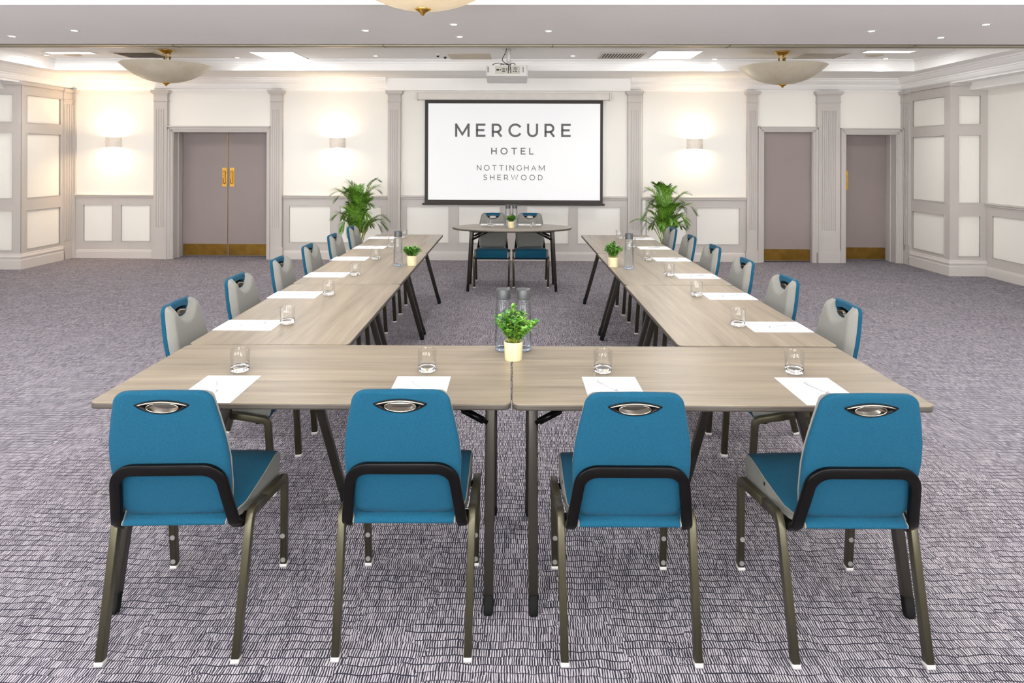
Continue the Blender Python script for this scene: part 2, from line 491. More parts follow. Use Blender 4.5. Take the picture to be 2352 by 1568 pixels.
# ---- generic raised frame with openings on a wall plane
def grid_frame(m, put, a0, a1, z0, z1, cols, rows, t=0.016):
    """put(a0,a1,z0,z1,d0,d1) adds a box on the plane, d = distance out of the wall"""
    zs = [z0] + [q for r in rows for q in r] + [z1]
    for i in range(0, len(zs)-1, 2): put(a0, a1, zs[i], zs[i+1], 0, t)
    cs = [a0] + [q for c in cols for q in c] + [a1]
    for r in rows:
        for i in range(0, len(cs)-1, 2): put(cs[i], cs[i+1], r[0], r[1], 0, t)
        for c in cols:   # bead round each opening
            b, e = 0.010, t + 0.005
            put(c[0]-b, c[1]+b, r[1], r[1]+b, 0, e); put(c[0]-b, c[1]+b, r[0]-b, r[0], 0, e)
            put(c[0]-b, c[0], r[0], r[1], 0, e); put(c[1], c[1]+b, r[0], r[1], 0, e)

def back_put(m): return lambda a0, a1, z0, z1, d0, d1: m.box(a0, a1, VB-d1, VB-d0, z0, z1)
def side_put(m, u, sgn): # sgn=-1: wall to the right (faces -u)
    return lambda a0, a1, z0, z1, d0, d1: m.box(*( (u-d1, u-d0) if sgn < 0 else (u+d0, u+d1) ), a0, a1, z0, z1)
def front_put(m, v): return lambda a0, a1, z0, z1, d0, d1: m.box(a0, a1, v-d1, v-d0, z0, z1)

W0, W1 = 0.271, 0.852
sections = [(-7.18, -5.87, [(-7.025, -6.566), (-6.417, -5.958)]),
            (-3.81, -2.13, [(-3.708, -3.057), (-2.896, -2.245)]),
            (-1.925, 1.667, [(-1.835, -1.167), (-1.007, -0.352), (0.078, 0.742), (0.886, 1.555)]),
            (1.873, 3.537, [(1.975, 2.60), (2.767, 3.433)])]
rail = [(0, 0.95), (0.022, 0.952), (0.024, 0.965), (0.034, 0.975), (0.034, 0.99), (0.045, 1.0), (0.045, 1.015), (0.03, 1.022), (0, 1.024)]
base = [(0, 0), (0.026, 0), (0.026, 0.105), (0.022, 0.112), (0.022, 0.122), (0.016, 0.138), (0, 0.14)]
for a, b, cols in sections:
    m = MB(); grid_frame(m, back_put(m), a, b, 0.0, 0.955, cols, [(W0, W1)]); trim(m)
    m = MB(); m.sweep([(b, VB), (a, VB)], rail); trim(m)
bn = 0
m = MB()
for a, b, cols in sections: m.sweep([(b, VB-0.014), (a, VB-0.014)], base)
struct(m.build('baseboard_back', M['skirt'], room=True))

# right chimney breast, right wall
ROWS = [(0.27, 0.835), (1.02, 1.963), (2.122, 2.518)]
tall = [(0, 0), (0.03, 0), (0.03, 0.13), (0.024, 0.138), (0.024, 0.16), (0.030, 0.168), (0.030, 0.18), (0.016, 0.205), (0.016, 0.215), (0, 0.225)]
m = MB()
grid_frame(m, side_put(m, 6.0, -1), 9.565, 10.52, 0, 2.70, [(9.69, 10.47)], ROWS, 0.018)
grid_frame(m, front_put(m, 9.58), 5.985, 6.498, 0, 2.598, [(6.10, 6.40)], ROWS, 0.018)
m.box(5.985, 6.25, 9.562, 9.58, 2.598, 2.70); trim(m)
m = MB(); m.box(5.955, 6.24, 9.53, 9.58, 2.655, 2.70); m.box(5.955, 6.0, 9.58, 10.5, 2.655, 2.70); trim(m)
m = MB(); m.sweep([(6.5, 9.565), (5.985, 9.565), (5.985, 10.53)][::-1], [(-o, z) for o, z in tall][::-1]); 
struct(m.build('baseboard_breast', M['skirt'], room=True))
m = MB()
cols = []; v = 9.44
while v > -2.5: cols.append((v-1.35, v)); v -= 1.52
grid_frame(m, side_put(m, UR, -1), VN, 9.56, 0, 0.955, cols[::-1], [(W0, W1)]); trim(m)
m = MB(); m.sweep([(UR, VN), (UR, 9.56)], rail); trim(m)
m = MB(); m.sweep([(UR-0.014, VN), (UR-0.014, 9.53)], base); struct(m.build('baseboard_right', M['skirt'], room=True))
# left chimney breast, left wall
m = MB()
grid_frame(m, side_put(m, -7.23, 1), 9.625, 10.52, 0, 2.70, [(9.75, 10.46)], ROWS, 0.018)
grid_frame(m, front_put(m, 9.64), -7.79, -7.212, 0, 2.598, [(-7.70, -7.335)], ROWS, 0.018)
m.box(-7.47, -7.212, 9.622, 9.64, 2.598, 2.70); trim(m)
m = MB(); m.box(-7.46, -7.185, 9.59, 9.64, 2.655, 2.70); m.box(-7.23, -7.185, 9.64, 10.5, 2.655, 2.70); trim(m)
m = MB(); m.sweep([(-7.79, 9.625), (-7.215, 9.625), (-7.215, 10.53)][::-1], tall)
struct(m.build('baseboard_chimney', M['skirt'], room=True))
m = MB(); grid_frame(m, side_put(m, UL, 1), VN, 9.62, 0, 0.955, cols[::-1], [(W0, W1)]); trim(m)
m = MB(); m.sweep([(UL, 9.6), (UL, VN)], rail); trim(m)
m = MB(); m.sweep([(UL+0.014, 9.58), (UL+0.014, VN)], base); struct(m.build('baseboard_left', M['skirt'], room=True))

# pilasters on the back wall
def pilaster(u0, u1, flutes=4, vf=10.69, z0=0.0, basez=0.20, vb=VB):
    m = MB(); w = u1 - u0; e = 0.012
    m.box(u0, u1, vf+0.009, vb, z0, 2.686)
    # fluted front: raised ribs between sunk channels
    if flutes:
        ch = w * 0.62 / (2*flutes-1) ; x = u0; mid0 = u0 + w*0.19
        m.box(u0, mid0, vf, vf+0.009, z0, 2.5); m.box(u1 - w*0.19, u1, vf, vf+0.009, z0, 2.5)
        for i in range(flutes-1): m.box(mid0 + ch*(2*i+1), mid0 + ch*(2*i+2), vf, vf+0.009, 0.5, 2.38)
        m.box(mid0, u1-w*0.19, vf, vf+0.009, 2.38, 2.5); m.box(mid0, u1-w*0.19, vf, vf+0.009, z0, 0.5)
    else: m.box(u0, u1, vf, vf+0.009, z0, 2.5)
    m.box(u0-0.008, u1+0.008, vf-0.008, vb, 2.505, 2.525)
    m.box(u0-0.002, u1+0.002, vf-0.002, vb, 2.525, 2.62)
    P = [(0.0, 2.62), (0.012, 2.625), (0.014, 2.64), (0.034, 2.668), (0.036, 2.686)]
    for (o, a), (o2, b) in zip(P, P[1:]): m.box(u0-o2, u1+o2, vf-o2, vb, a, b)
    if z0 < 0.05:
        m.box(u0-0.018, u1+0.018, vf-0.018, vb, 0, basez-0.035); m.box(u0-0.013, u1+0.013, vf-0.013, vb, basez-0.035, basez-0.02)
        m.box(u0-0.007, u1+0.007, vf-0.007, vb, basez-0.02, basez)
    return trim(m)
pilaster(-5.87, -5.655); pilaster(-4.0, -3.815); pilaster(-2.128, -1.928); pilaster(1.668, 1.872); pilaster(3.538, 3.70)
pilaster(4.63, 4.985, 8)
pilaster(-7.20, -7.15, 0, 10.72); pilaster(5.955, 5.995, 0, 10.72)
# corner half pilasters on the two side faces
for u, s in ((6.0, -1), (-7.23, 1)):
    m = MB(); put = side_put(m, u, s)
    put(10.52, VB, 0, 2.686, 0, 0.03)
    for i in range(4): put(10.535 + 0.055*i, 10.555 + 0.055*i, 0.3, 2.45, 0.03, 0.042)
    put(10.51, VB, 2.50, 2.52, 0, 0.045); put(10.50, VB, 2.64, 2.686, 0, 0.06); put(10.51, VB, 0, 0.2, 0, 0.045)
    trim(m)

# ---- doors
def casing(u0, u1, zt, wl, wr, wt, recess):
    m = MB()
    for k, (o, d) in enumerate(((0.0, 0.030), (0.40, 0.022), (0.62, 0.034))):
        # three stepped bands from the opening outwards
        pass
    steps = [(0.0, 0.28, 0.022), (0.28, 0.42, 0.030), (0.42, 0.80, 0.038), (0.80, 1.0, 0.056)]
    for a, b, d in steps:
        m.box(u0 - wl*b, u0 - wl*a, 10.76-0.05-d, VB, 0, zt + wt*b)
        m.box(u1 + wr*a, u1 + wr*b, 10.76-0.05-d, VB, 0, zt + wt*b)
        m.box(u0 - wl*b, u1 + wr*b, 10.76-0.05-d, VB, zt + wt*a, zt + wt*b)
    # jamb lining
    m.box(u0-0.002, u0+0.012, VB-0.06, VB+recess, 0, zt); m.box(u1-0.012, u1+0.002, VB-0.06, VB+recess, 0, zt)
    m.box(u0, u1, VB-0.06, VB+recess, zt-0.012, zt+0.002)
    if recess > 0.1:
        for uu, s in ((u0+0.012, 1), (u1-0.012, -1)):
            m.box(*sorted((uu, uu + s*0.012)), VB+0.09, VB+0.14, 0, zt-0.012)
    return trim(m)
casing(-5.57, -4.05, 2.03, 0.085, 0.05, 0.085, 0.24)
casing(3.79, 4.57, 2.058, 0.085, 0.085, 0.075, 0.03)
casing(5.07, 5.87, 2.02, 0.08, 0.08, 0.09, 0.24)

def leafbox(name, u0, u1, v0, z1, parent, mat='door'):
    m = MB(); m.box(u0, u1, v0, v0+0.044, 0.012, z1)
    return m.build(name, M[mat], parent, bevel=0.002)
d = MB().box(-5.56, -4.06, 11.044, 11.058, 0.0, 2.02).build('door_1', M['door'], room=True)
struct(d, 'mauve-grey double door with brass pull plates and brass kick plates')
um = -4.81
for s, (a, b) in ((1, (-5.555, um-0.003)), (-1, (um+0.003, -4.065))):
    lf = leafbox('door_leaf', a, b, 11.0, 2.016, d)
    m = MB(); m.box(a+0.01, b-0.01, 10.9965, 11.0, 0.02, 0.205); m.build('kick_plate', M['kick'], lf)
    hu = (b - 0.055) if s == 1 else (a + 0.065)
    m = MB(); m.box(hu-0.036, hu+0.036, 10.997, 11.0, 1.14, 1.45)
    m.tube([(hu, 10.997, 1.19), (hu, 10.955, 1.20), (hu, 10.955, 1.39), (hu, 10.997, 1.40)], circ(0.009), up=(1, 0, 0))
    m.build('pull_handle', M['brass'], lf)
m = MB(); m.box(um-0.007, um-0.003, 10.996, 11.0, 0.02, 2.01); m.build('brass_edge_strip', M['brass'], d)
d = leafbox('door_2', 3.806, 4.554, 10.772, 2.044, None); d.rotation_euler = (0, 0, -TH)
struct(d, 'plain mauve-grey single door with a brass kick plate, flush with the wall')
m = MB(); m.box(3.812, 4.548, 10.7685, 10.772, 0.02, 0.20); m.build('kick_plate', M['kick'], d)
m = MB()
for z in (0.25, 1.05, 1.75): m.box(3.800, 3.810, 10.764, 10.774, z, z+0.1)
m.build('hinge', M['brass'], d)
d = leafbox('door_3', 5.084, 5.856, 11.0, 2.006, None); d.rotation_euler = (0, 0, -TH)
struct(d, 'mauve-grey single door set deep in its frame beside the right corner')
m = MB(); m.box(5.09, 5.85, 10.9965, 11.0, 0.02, 0.205); m.build('kick_plate', M['kick'], d)
m = MB(); m.box(5.18, 5.252, 10.997, 11.0, 1.13, 1.44)
m.tube([(5.20, 10.997, 1.17), (5.20, 10.96, 1.19), (5.20, 10.96, 1.39), (5.20, 10.997, 1.41)], circ(0.01), up=(1, 0, 0))
m.build('pull_handle', M['brass'], d)

# white cable trunking beside the right pilaster
m = MB(); m.box(1.905, 1.955, 10.735, VB-0.0, 0.14, 2.69); 
tk = m.build('cable_trunking', M['wall'], room=True, bevel=0.003)
tag(tk, 'white vertical cable trunking on the wall right of the screen bay', 'trunking')

# ---- projector screen
ps = thing('projector_screen', 'large pull-down projector screen showing a hotel name in grey letters', 'screen', rp(-0.137, 10.62, 0), -TH)
def L(u): return u + 0.137
m = MB()
m.box(L(-1.637), L(1.362), -0.04, 0.06, 2.532, 2.645)
m.build('casing', M['casing'], ps, bevel=0.012)
for ua in (-1.655, 1.362):
    m = MB(); m.box(L(ua), L(ua+0.018), -0.045, 0.065, 2.525, 2.65); m.build('end_cap', M['casing'], ps, bevel=0.004)
m = MB()
U0, U1, Z0, Z1 = L(-1.530), L(1.264), 0.905, 2.532
I0, I1, K0, K1 = L(-1.476), L(1.221), 0.966, 2.478
m.box(U0, U1, -0.002, 0.000, K1, Z1); m.box(U0, U1, -0.002, 0.000, Z0, K0)
m.box(U0, I0, -0.002, 0.000, K0, K1); m.box(I1, U1, -0.002, 0.000, K0, K1)
m.build('black_border', M['screen_border'], ps)
m = MB(); m.box(I0, I1, -0.0015, 0.0005, K0, K1)
m.build('projection_surface', M['screen'], ps)
m = MB(); m.prism(rrect(0.018, 0.016, 0.012, 3), L(-1.565), L(1.292), 'x')
o = m.build('bottom_bar', M['screen_border'], ps); o.location = (0, 0, 0.898)

# lettering drawn as strokes
def stroke_letter(ch):
    """list of polylines in a box: height 1, own width; returns (width, lines)"""
    def arc(cx, cy, rx, ry, a0, a1, n=20):
        return [(cx + rx*math.cos(math.radians(a0+(a1-a0)*i/n)), cy + ry*math.sin(math.radians(a0+(a1-a0)*i/n))) for i in range(n+1)]
    if ch == 'M': return 1.12, [[(0, 0), (0, 1)], [(0.03, 0.97), (0.56, 0.12), (1.09, 0.97)], [(1.12, 1), (1.12, 0)]]
    if ch == 'D': return 0.84, [[(0, 0.5), (0, 1), (0.34, 1)] + arc(0.34, 0.5, 0.50, 0.5, 90, -90, 20)[1:] + [(0, 0), (0, 0.5)]]
    if ch == 'N': return 0.82, [[(0, 0), (0, 1)], [(0.02, 0.97), (0.80, 0.03)], [(0.82, 1), (0.82, 0)]]
    if ch == 'E': return 0.66, [[(0.66, 1), (0, 1), (0, 0), (0.66, 0)], [(0, 0.51), (0.57, 0.51)]]
    if ch == 'H': return 0.80, [[(0, 0), (0, 1)], [(0.8, 0), (0.8, 1)], [(0, 0.51), (0.8, 0.51)]]
    if ch == 'T': return 0.80, [[(0, 1), (0.8, 1)], [(0.4, 1), (0.4, 0)]]
    if ch == 'L': return 0.58, [[(0, 1), (0, 0), (0.58, 0)]]
    if ch == 'I': return 0.02, [[(0, 0), (0, 1)]]
    if ch == 'A': return 0.92, [[(0, 0), (0.46, 1), (0.92, 0)], [(0.16, 0.3), (0.76, 0.3)]]
    if ch == 'W': return 1.36, [[(0, 1), (0.34, 0), (0.68, 1), (1.02, 0), (1.36, 1)]]
    if ch == 'O': return 1.06, [arc(0.53, 0.5, 0.53, 0.52, 0, 360, 36)]
    if ch == 'C': return 0.92, [arc(0.53, 0.5, 0.53, 0.52, 42, 318, 30)]
    if ch == 'G': return 0.95, [arc(0.53, 0.5, 0.53, 0.52, 44, 330, 30) + [(0.95, 0.5)]]
    if ch == 'U': return 0.80, [[(0, 1), (0, 0.40)] + arc(0.40, 0.38, 0.40, 0.40, 180, 360, 16)[1:] + [(0.80, 1)]]
    if ch == 'R': return 0.74, [[(0, 0), (0, 1), (0.38, 1)] + arc(0.38, 0.68, 0.32, 0.32, 90, -90, 14)[1:] + [(0, 0.36)], [(0.44, 0.36), (0.72, 0)]]
    if ch == 'S':
        return 0.66, [arc(0.34, 0.75, 0.30, 0.27, 40, 180, 10) + arc(0.34, 0.75, 0.30, 0.24, 180, 250, 6)[1:] +
                      [(0.42, 0.49)] + arc(0.34, 0.26, 0.33, 0.25, 65, -60, 10) + arc(0.34, 0.26, 0.34, 0.28, -60, -148, 8)[1:]]
    return 0.5, []
def lettering(txt, u0, u1, z0, z1, wk, yy=-0.0030):
    h = z1 - z0; ws = [stroke_letter(c)[0] for c in txt]; sw = h * wk
    gap = ((u1-u0) - sum(ws)*h*(1-wk) - sw*len(txt)) / (len(txt)-1)
    m = MB(); x = u0
    for c, wd in zip(txt, ws):
        _, lines = stroke_letter(c)
        for ln in lines:
            pts = [Vector((x + sw/2 + px*h*(1-wk), z0 + sw/2 + pz*(h-sw))) for px, pz in ln]
            closed = (pts[0]-pts[-1]).length < 1e-5
            if closed: pts = pts[:-1]
            n = len(pts); L_, R_ = [], []
            for i, p in enumerate(pts):
                if closed or 0 < i < n-1:
                    d1 = (p - pts[i-1]).normalized(); d2 = (pts[(i+1) % n] - p).normalized()
                    n1 = Vector((-d1.y, d1.x)); n2 = Vector((-d2.y, d2.x)); mm = n1 + n2
                    mm = mm / max(0.45, mm.dot(n1)) if mm.length > 1e-3 else n1
                    if mm.length > 1.7: mm = mm.normalized()*1.7
                else:
                    dd = ((pts[1]-pts[0]) if i == 0 else (pts[-1]-pts[-2])).normalized(); mm = Vector((-dd.y, dd.x))
                    p = p - dd*(sw/2 if i == 0 else -sw/2)
                L_.append(p + mm*sw/2); R_.append(p - mm*sw/2)
            rng = range(n) if closed else range(n-1)
            F = [m.bm.verts.new((q.x, yy, q.y)) for q in L_]; G = [m.bm.verts.new((q.x, yy, q.y)) for q in R_]
            F2 = [m.bm.verts.new((q.x, yy+0.001, q.y)) for q in L_]; G2 = [m.bm.verts.new((q.x, yy+0.001, q.y)) for q in R_]
            for i in rng:
                j = (i+1) % n
                m._f([F[i], F[j], G[j], G[i]]); m._f([F2[i], G2[i], G2[j], F2[j]])
                m._f([F[i], F2[i], F2[j], F[j]]); m._f([G[i], G[j], G2[j], G2[i]])
        x += wd*h*(1-wk) + sw + gap
    return m
for txt, u0, u1, z0, z1, wk in (('MERCURE', -1.054, 0.759, 1.955, 2.163, 0.165), ('HOTEL', -0.486, 0.180, 1.680, 1.786, 0.155),
                                ('NOTTINGHAM', -0.710, 0.355, 1.428, 1.512, 0.125), ('SHERWOOD', -0.607, 0.322, 1.278, 1.362, 0.125)):
    lettering(txt, L(u0), L(u1), z0, z1, wk).build('lettering', M['letter'], ps)

# ---- wall sconces
def make_sconce(i, u, label):
    t = thing('wall_sconce', label, 'wall light', rp(u, VB, 1.856), -TH, 'up-and-down wall sconces')
    m = MB(); n = 14; R, T = 0.125, 0.006
    outer = [(R*math.cos(PI + PI*k/n), 0.10*math.sin(PI + PI*k/n) - 0.005) for k in range(n+1)]
    inner = [((R-T)*math.cos(PI + PI*k/n), (0.10-T)*math.sin(PI + PI*k/n) - 0.005) for k in range(n+1)]
    m.prism(outer + inner[::-1], -0.08, 0.08, 'z')
    m.build('shade', M['sconce'], t)
    m = MB(); m.box(-0.10, 0.10, -0.012, 0, -0.05, 0.05); m.build('back_plate', M['sconce'], t)
    m = MB(); m.box(-0.11, 0.11, -0.085, -0.012, -0.006, 0.006); m.build('lamp_tray', M['sconce'], t)
    m = MB(); m.lathe([(0, -0.03), (0.012, -0.028), (0.014, 0.0), (0.012, 0.028), (0, 0.03)], 12, (0, -0.055, 0.036))
    m.build('bulb', M['spot'], t)
    for s in (1, -1):
        l = D.lights.new('sconce_glow', 'AREA'); l.shape = 'DISK'; l.size = 0.06; l.energy = (10, 5.5, 5.5)[i]; l.color = ((1.0, 0.68, 0.38), (1.0, 0.76, 0.50), (1.0, 0.76, 0.50))[i]; l.spread = PI*0.95
        o = D.objects.new('sconce_glow', l); C.objects.link(o); o.parent = t
        o.location = (0, -0.06, s*0.066); o.rotation_euler = (PI if s > 0 else 0, 0, 0)
    return t
make_sconce(0, -6.545, 'white half-round wall sconce left of the double door, glowing warm')
make_sconce(1, -2.945, 'white half-round wall sconce above the left palm')
make_sconce(2, 2.727, 'white half-round wall sconce above the right palm')

# ---- pendants
def make_pendant(loc, label):
    t = thing('bowl_pendant', label, 'ceiling light', loc, 0, 'alabaster bowl pendants')
    m = MB(); m.lathe([(0, 0.0), (0.10, 0), (0.10, -0.012), (0.075, -0.022), (0.06, -0.04), (0.02, -0.05), (0, -0.05)], 28); m.build('canopy', M['brass'], t)
    for k in range(3):
        a = 2*PI*k/3 + 0.5; x, y = 0.045*math.cos(a), 0.045*math.sin(a)
        m = MB(); m.tube([(x, y, -0.035), (x, y, -0.095)], circ(0.007)); r = m.build('rod', M['brass'], t)
        m = MB(); m.tube([(x, y, -0.095), (x*0.9, y*0.9, -0.19)], circ(0.010)); m.build('sleeve', M['chrome'], r)
    m = MB()
    R = 0.55; zb, zr = -0.435, -0.20
    outer = [(R*math.sin(a), zr - (zr-zb)*math.cos(a)**1.0) for a in [PI/2*k/18 for k in range(19)]]
    outer = [(R*(k/18), zb + (zr-zb)*(0.78*(k/18)**2 + 0.22*(k/18)**4)) for k in range(19)]
    inner = [(r, z+0.012) for r, z in outer][::-1]; inner[0] = (R-0.008, zr+0.004)
    m.lathe(outer + [(R+0.004, zr+0.004)] + inner, 56); m.build('bowl', M['alabaster'], t)
    m = MB(); m.lathe([(0, -0.425), (0.052, -0.430), (0.055, -0.438), (0.044, -0.446), (0.022, -0.456), (0.014, -0.468), (0.006, -0.476), (0, -0.478)], 20)
    m.build('finial', M['brass'], t)
    m = MB(); m.lathe([(0.006, -0.05), (0.006, -0.43)], 8); m.build('centre_rod', M['brass'], t)
    return t
pend = make_pendant((-4.58, 8.98, ZT), 'alabaster bowl pendant hanging at the left above the double door')
dup(pend, (3.575, 8.93, ZT), 0.4, 'alabaster bowl pendant hanging at the right, near the two single doors')
dup(pend, (-0.585, 4.46, ZT), 1.0, 'nearest alabaster bowl pendant, only its underside and brass finial showing at the top')

# ---- downlights
def make_downlight(loc, label):
    t = thing('downlight', label, 'downlight', loc, 0, 'recessed ceiling downlights')
    m = MB(); m.lathe([(0.030, 0.0), (0.030, -0.004), (0.044, -0.005), (0.048, 0.0)], 20); m.build('trim_ring', M['white_plastic'], t)
    m = MB(); m.lathe([(0, -0.0035), (0.030, -0.0035), (0.030, 0.0)], 20); m.build('lens', M['spot'], t)
    return t
band = [(-5.214, 7.068, 'at the left end of the flat ceiling band'), (-4.35, 6.738, 'on the flat ceiling band, second from the left'),
        (-1.44, 6.683, 'on the flat ceiling band left of the near pendant finial'), (-0.544, 6.362, 'just right of the near pendant finial, upper of a pair'),
        (-0.536, 7.002, 'right of the near pendant finial, lower of a pair'), (0.365, 6.673, 'on the flat ceiling band above the right half of the screen'),
        (3.517, 6.614, 'on the flat ceiling band above the single doors'), (4.411, 6.956, 'at the right of the flat ceiling band, closer to the track'),
        (4.397, 6.274, 'at the far right of the flat ceiling band, nearest the camera')]
cof = [(-6.49, 9.45, 'in the left corner of the coffer beside the slim panel light'), (-3.898, 9.62, 'in the coffer left of the left square light panel'),
       (-1.888, 9.414, 'in the coffer between the left light panel and the beige hatch'), (0.849, 9.35, 'in the coffer between the projector and the vent'),
       (2.882, 9.60, 'in the coffer just right of the right square light panel'), (5.25, 9.50, 'in the right corner of the coffer')]
dl0 = None
for i, (x, y, l) in enumerate(band + cof):
    z = ZC if i < len(band) else ZT
    lab = 'small lit recessed downlight ' + l
    if dl0 is None: dl0 = make_downlight((x, y, z), lab)
    else: dup(dl0, (x, y, z), 0, lab)
    sp = D.lights.new('downlight_beam', 'SPOT'); sp.energy = 30; sp.spot_size = 1.9; sp.spot_blend = 0.8; sp.color = (1, 0.975, 0.95); sp.shadow_soft_size = 0.03
    so = D.objects.new('downlight_beam', sp); C.objects.link(so); so.location = (x, y, z-0.012)

# ---- light panels
def make_panel(u, v, w, d, label, power):
    t = thing('light_panel', label, 'light panel', rp(u, v, ZT), -TH, 'flat ceiling light panels')
    m = MB()
    b = 0.02
    m.box(-w/2, w/2, -d/2, -d/2+b, -0.012, 0); m.box(-w/2, w/2, d/2-b, d/2, -0.012, 0)
    m.box(-w/2, -w/2+b, -d/2+b, d/2-b, -0.012, 0); m.box(w/2-b, w/2, -d/2+b, d/2-b, -0.012, 0)
    m.build('frame', M['white_plastic'], t)
    m = MB(); m.box(-w/2+b, w/2-b, -d/2+b, d/2-b, -0.007, 0); m.build('diffuser', M['lamp'], t)
    area('panel_light', rp(u, v, ZT-0.02), w-0.06, d-0.06, power, WH)
make_panel(-3.37, 9.33, 0.62, 0.68, 'square lit ceiling panel in the coffer between the left pendant and the screen', 13)
make_panel(2.07, 9.22, 0.62, 0.68, 'square lit ceiling panel in the coffer between the projector and the right pendant', 14)
make_panel(-6.14, 9.10, 0.66, 0.20, 'slim lit ceiling panel at the left end of the coffer', 12)
make_panel(4.79, 8.93, 0.66, 0.20, 'slim lit ceiling panel at the right end of the coffer', 12)

# ---- vents, hatch, sensors
def make_vent(u, v, w, d, label, n=14, diag=False):
    t = thing('ceiling_vent', label, 'vent', rp(u, v, ZT), -TH, 'slatted ceiling vents')
    m = MB(); b = 0.02
    m.box(-w/2, w/2, -d/2, -d/2+b, -0.012, 0); m.box(-w/2, w/2, d/2-b, d/2, -0.012, 0)
    m.box(-w/2, -w/2+b, -d/2+b, d/2-b, -0.012, 0); m.box(w/2-b, w/2, -d/2+b, d/2-b, -0.012, 0)
    m.build('frame', M['vent'], t)
    m = MB(); m.box(-w/2+b, w/2-b, -d/2+b, d/2-b, -0.002, 0); m.build('backing', M['vent_dark'], t)
    m = MB()
    for k in range(n):
        x = -w/2 + b + (w-2*b)*(k+0.5)/n; a = 0.009
        m.prism([(x-a, -0.003), (x-a+0.003, -0.002), (x+a*0.5, -0.011), (x+a*0.5-0.003, -0.012)], -d/2+b, d/2-b, 'y')
    m.build('slats', M['vent'], t)
    return t
make_vent(1.36, 9.33, 0.60, 0.50, 'slatted ceiling vent left of the right square light panel')
make_vent(4.07, 9.30, 0.58, 0.48, 'slatted ceiling vent just right of the right pendant')
make_vent(-5.28, 9.30, 0.60, 0.52, 'slatted ceiling vent just left of the left pendant')
m = MB(); m.box(-0.30, 0.28, -0.25, 0.25, -0.008, 0); o = m.build('ceiling_hatch', M['beige'], bevel=0.002)
o.location = rp(-0.72, 9.42, ZT); o.rotation_euler = (0, 0, -TH); tag(o, 'flat beige access hatch in the ceiling left of the projector', 'hatch')
m = MB(); m.lathe([(0, 0), (0.11, 0), (0.11, -0.008), (0.09, -0.012), (0, -0.013)], 24); o = m.build('ceiling_speaker', M['beige']); o.location = (4.93, 9.2, ZT)
tag(o, 'round beige ceiling speaker beside the slim right light panel', 'speaker', 'round ceiling speakers')
o2 = o.copy(); C.objects.link(o2); o2.location = (-6.10, 9.42, ZT); o2['label'] = 'round beige ceiling speaker behind the slim left light panel'
t = thing('ceiling_sensor', 'small dark-eyed ceiling sensor left of the beige hatch', 'sensor', (-1.0, 9.2, ZT))
m = MB(); m.lathe([(0, 0), (0.04, 0), (0.04, -0.012), (0.025, -0.03), (0, -0.03)], 16); m.build('housing', M['white_plastic'], t)
m = MB(); m.lathe([(0, -0.03), (0.02, -0.03), (0.016, -0.044), (0, -0.05)], 14); m.build('eye', M['port'], t)
m = MB(); m.lathe([(0, 0), (0.02, 0), (0.016, -0.02), (0, -0.03)], 12); o = m.build('ceiling_hook', M['port']); o.location = (-0.93, 9.5, ZT)
tag(o, 'tiny dark ceiling fitting just behind the dark-eyed sensor', 'fitting')

# ---- projector
pr = thing('projector', 'white ceiling-mounted projector with its connector side and cables to the camera', 'projector', (-0.056, 8.72, 2.775))
tilt = 0.10
def til(o): o.rotation_euler = (-tilt, 0, 0); return o
m = MB(); m.prism(rrect(0.262, 0.225, 0.03, 4), -0.145, -0.005, 'z'); til(m.build('body', M['white_plastic'], pr, bevel=0.008))
m = MB(); m.box(-0.15, 0.165, -0.228, -0.224, -0.118, -0.022); pp = til(m.build('connector_panel', M['panel_grey'], pr))
m = MB()
for (x, z, w_, h_) in ((-0.115, -0.068, 0.036, 0.018), (-0.079, -0.068, 0.012, 0.012), (-0.042, -0.052, 0.034, 0.008), (-0.042, -0.070, 0.034, 0.008), (-0.042, -0.090, 0.038, 0.008),
                       (-0.006, -0.055, 0.008, 0.012), (-0.006, -0.07, 0.008, 0.012), (0.03, -0.06, 0.008, 0.014), (0.083, -0.09, 0.014, 0.012), (0.113, -0.09, 0.016, 0.013), (0.15, -0.09, 0.006, 0.014)):
    m.box(x-w_/2, x+w_/2, -0.2305, -0.228, z-h_/2, z+h_/2)
m.build('port', M['port'], pp)
m = MB(); m.tube([(0.105, -0.228, -0.052), (0.105, -0.231, -0.052)], circ(0.026, 18), up=(0, 0, 1)); m.build('round_grille', M['disc'], pp)
m = MB(); m.box(-0.245, -0.225, -0.2275, -0.222, -0.10, -0.03); m.box(0.195, 0.21, -0.2275, -0.222, -0.10, -0.03); til(m.build('side_vent', M['disc'], pr))
m = MB(); m.box(-0.235, 0.235, -0.19, -0.16, -0.004, 0.018); m.box(-0.235, 0.235, 0.10, 0.13, -0.004, 0.018)
m.box(-0.235, -0.215, -0.19, 0.13, 0.0, 0.016); m.box(0.215, 0.235, -0.19, 0.13, 0.0, 0.016); m.box(-0.03, 0.07, -0.17, 0.12, 0.0, 0.016)
m.build('mount_bracket', M['screen_border'], pr)
m = MB(); m.tube([(0.02, 0, 0.01), (0.02, 0, 0.262)], circ(0.028, 16)); m.build('mount_pole', M['white_plastic'], pr)
m = MB(); m.prism(rrect(0.09, 0.09, 0.01), 0.255, 0.265, 'z'); o = m.build('ceiling_plate', M['white_plastic'], pr); o.location = (0.02, 0, 0)
def spline(pts, n=8):
    P = [Vector(p) for p in pts]; out = []
    for i in range(len(P)-1):
        p0, p1, p2, p3 = P[max(i-1, 0)], P[i], P[i+1], P[min(i+2, len(P)-1)]
        for k in range(n):
            t = k/n
            out.append(0.5*((2*p1) + (-p0+p2)*t + (2*p0-5*p1+4*p2-p3)*t*t + (-p0+3*p1-3*p2+p3)*t**3))
    out.append(P[-1]); return out
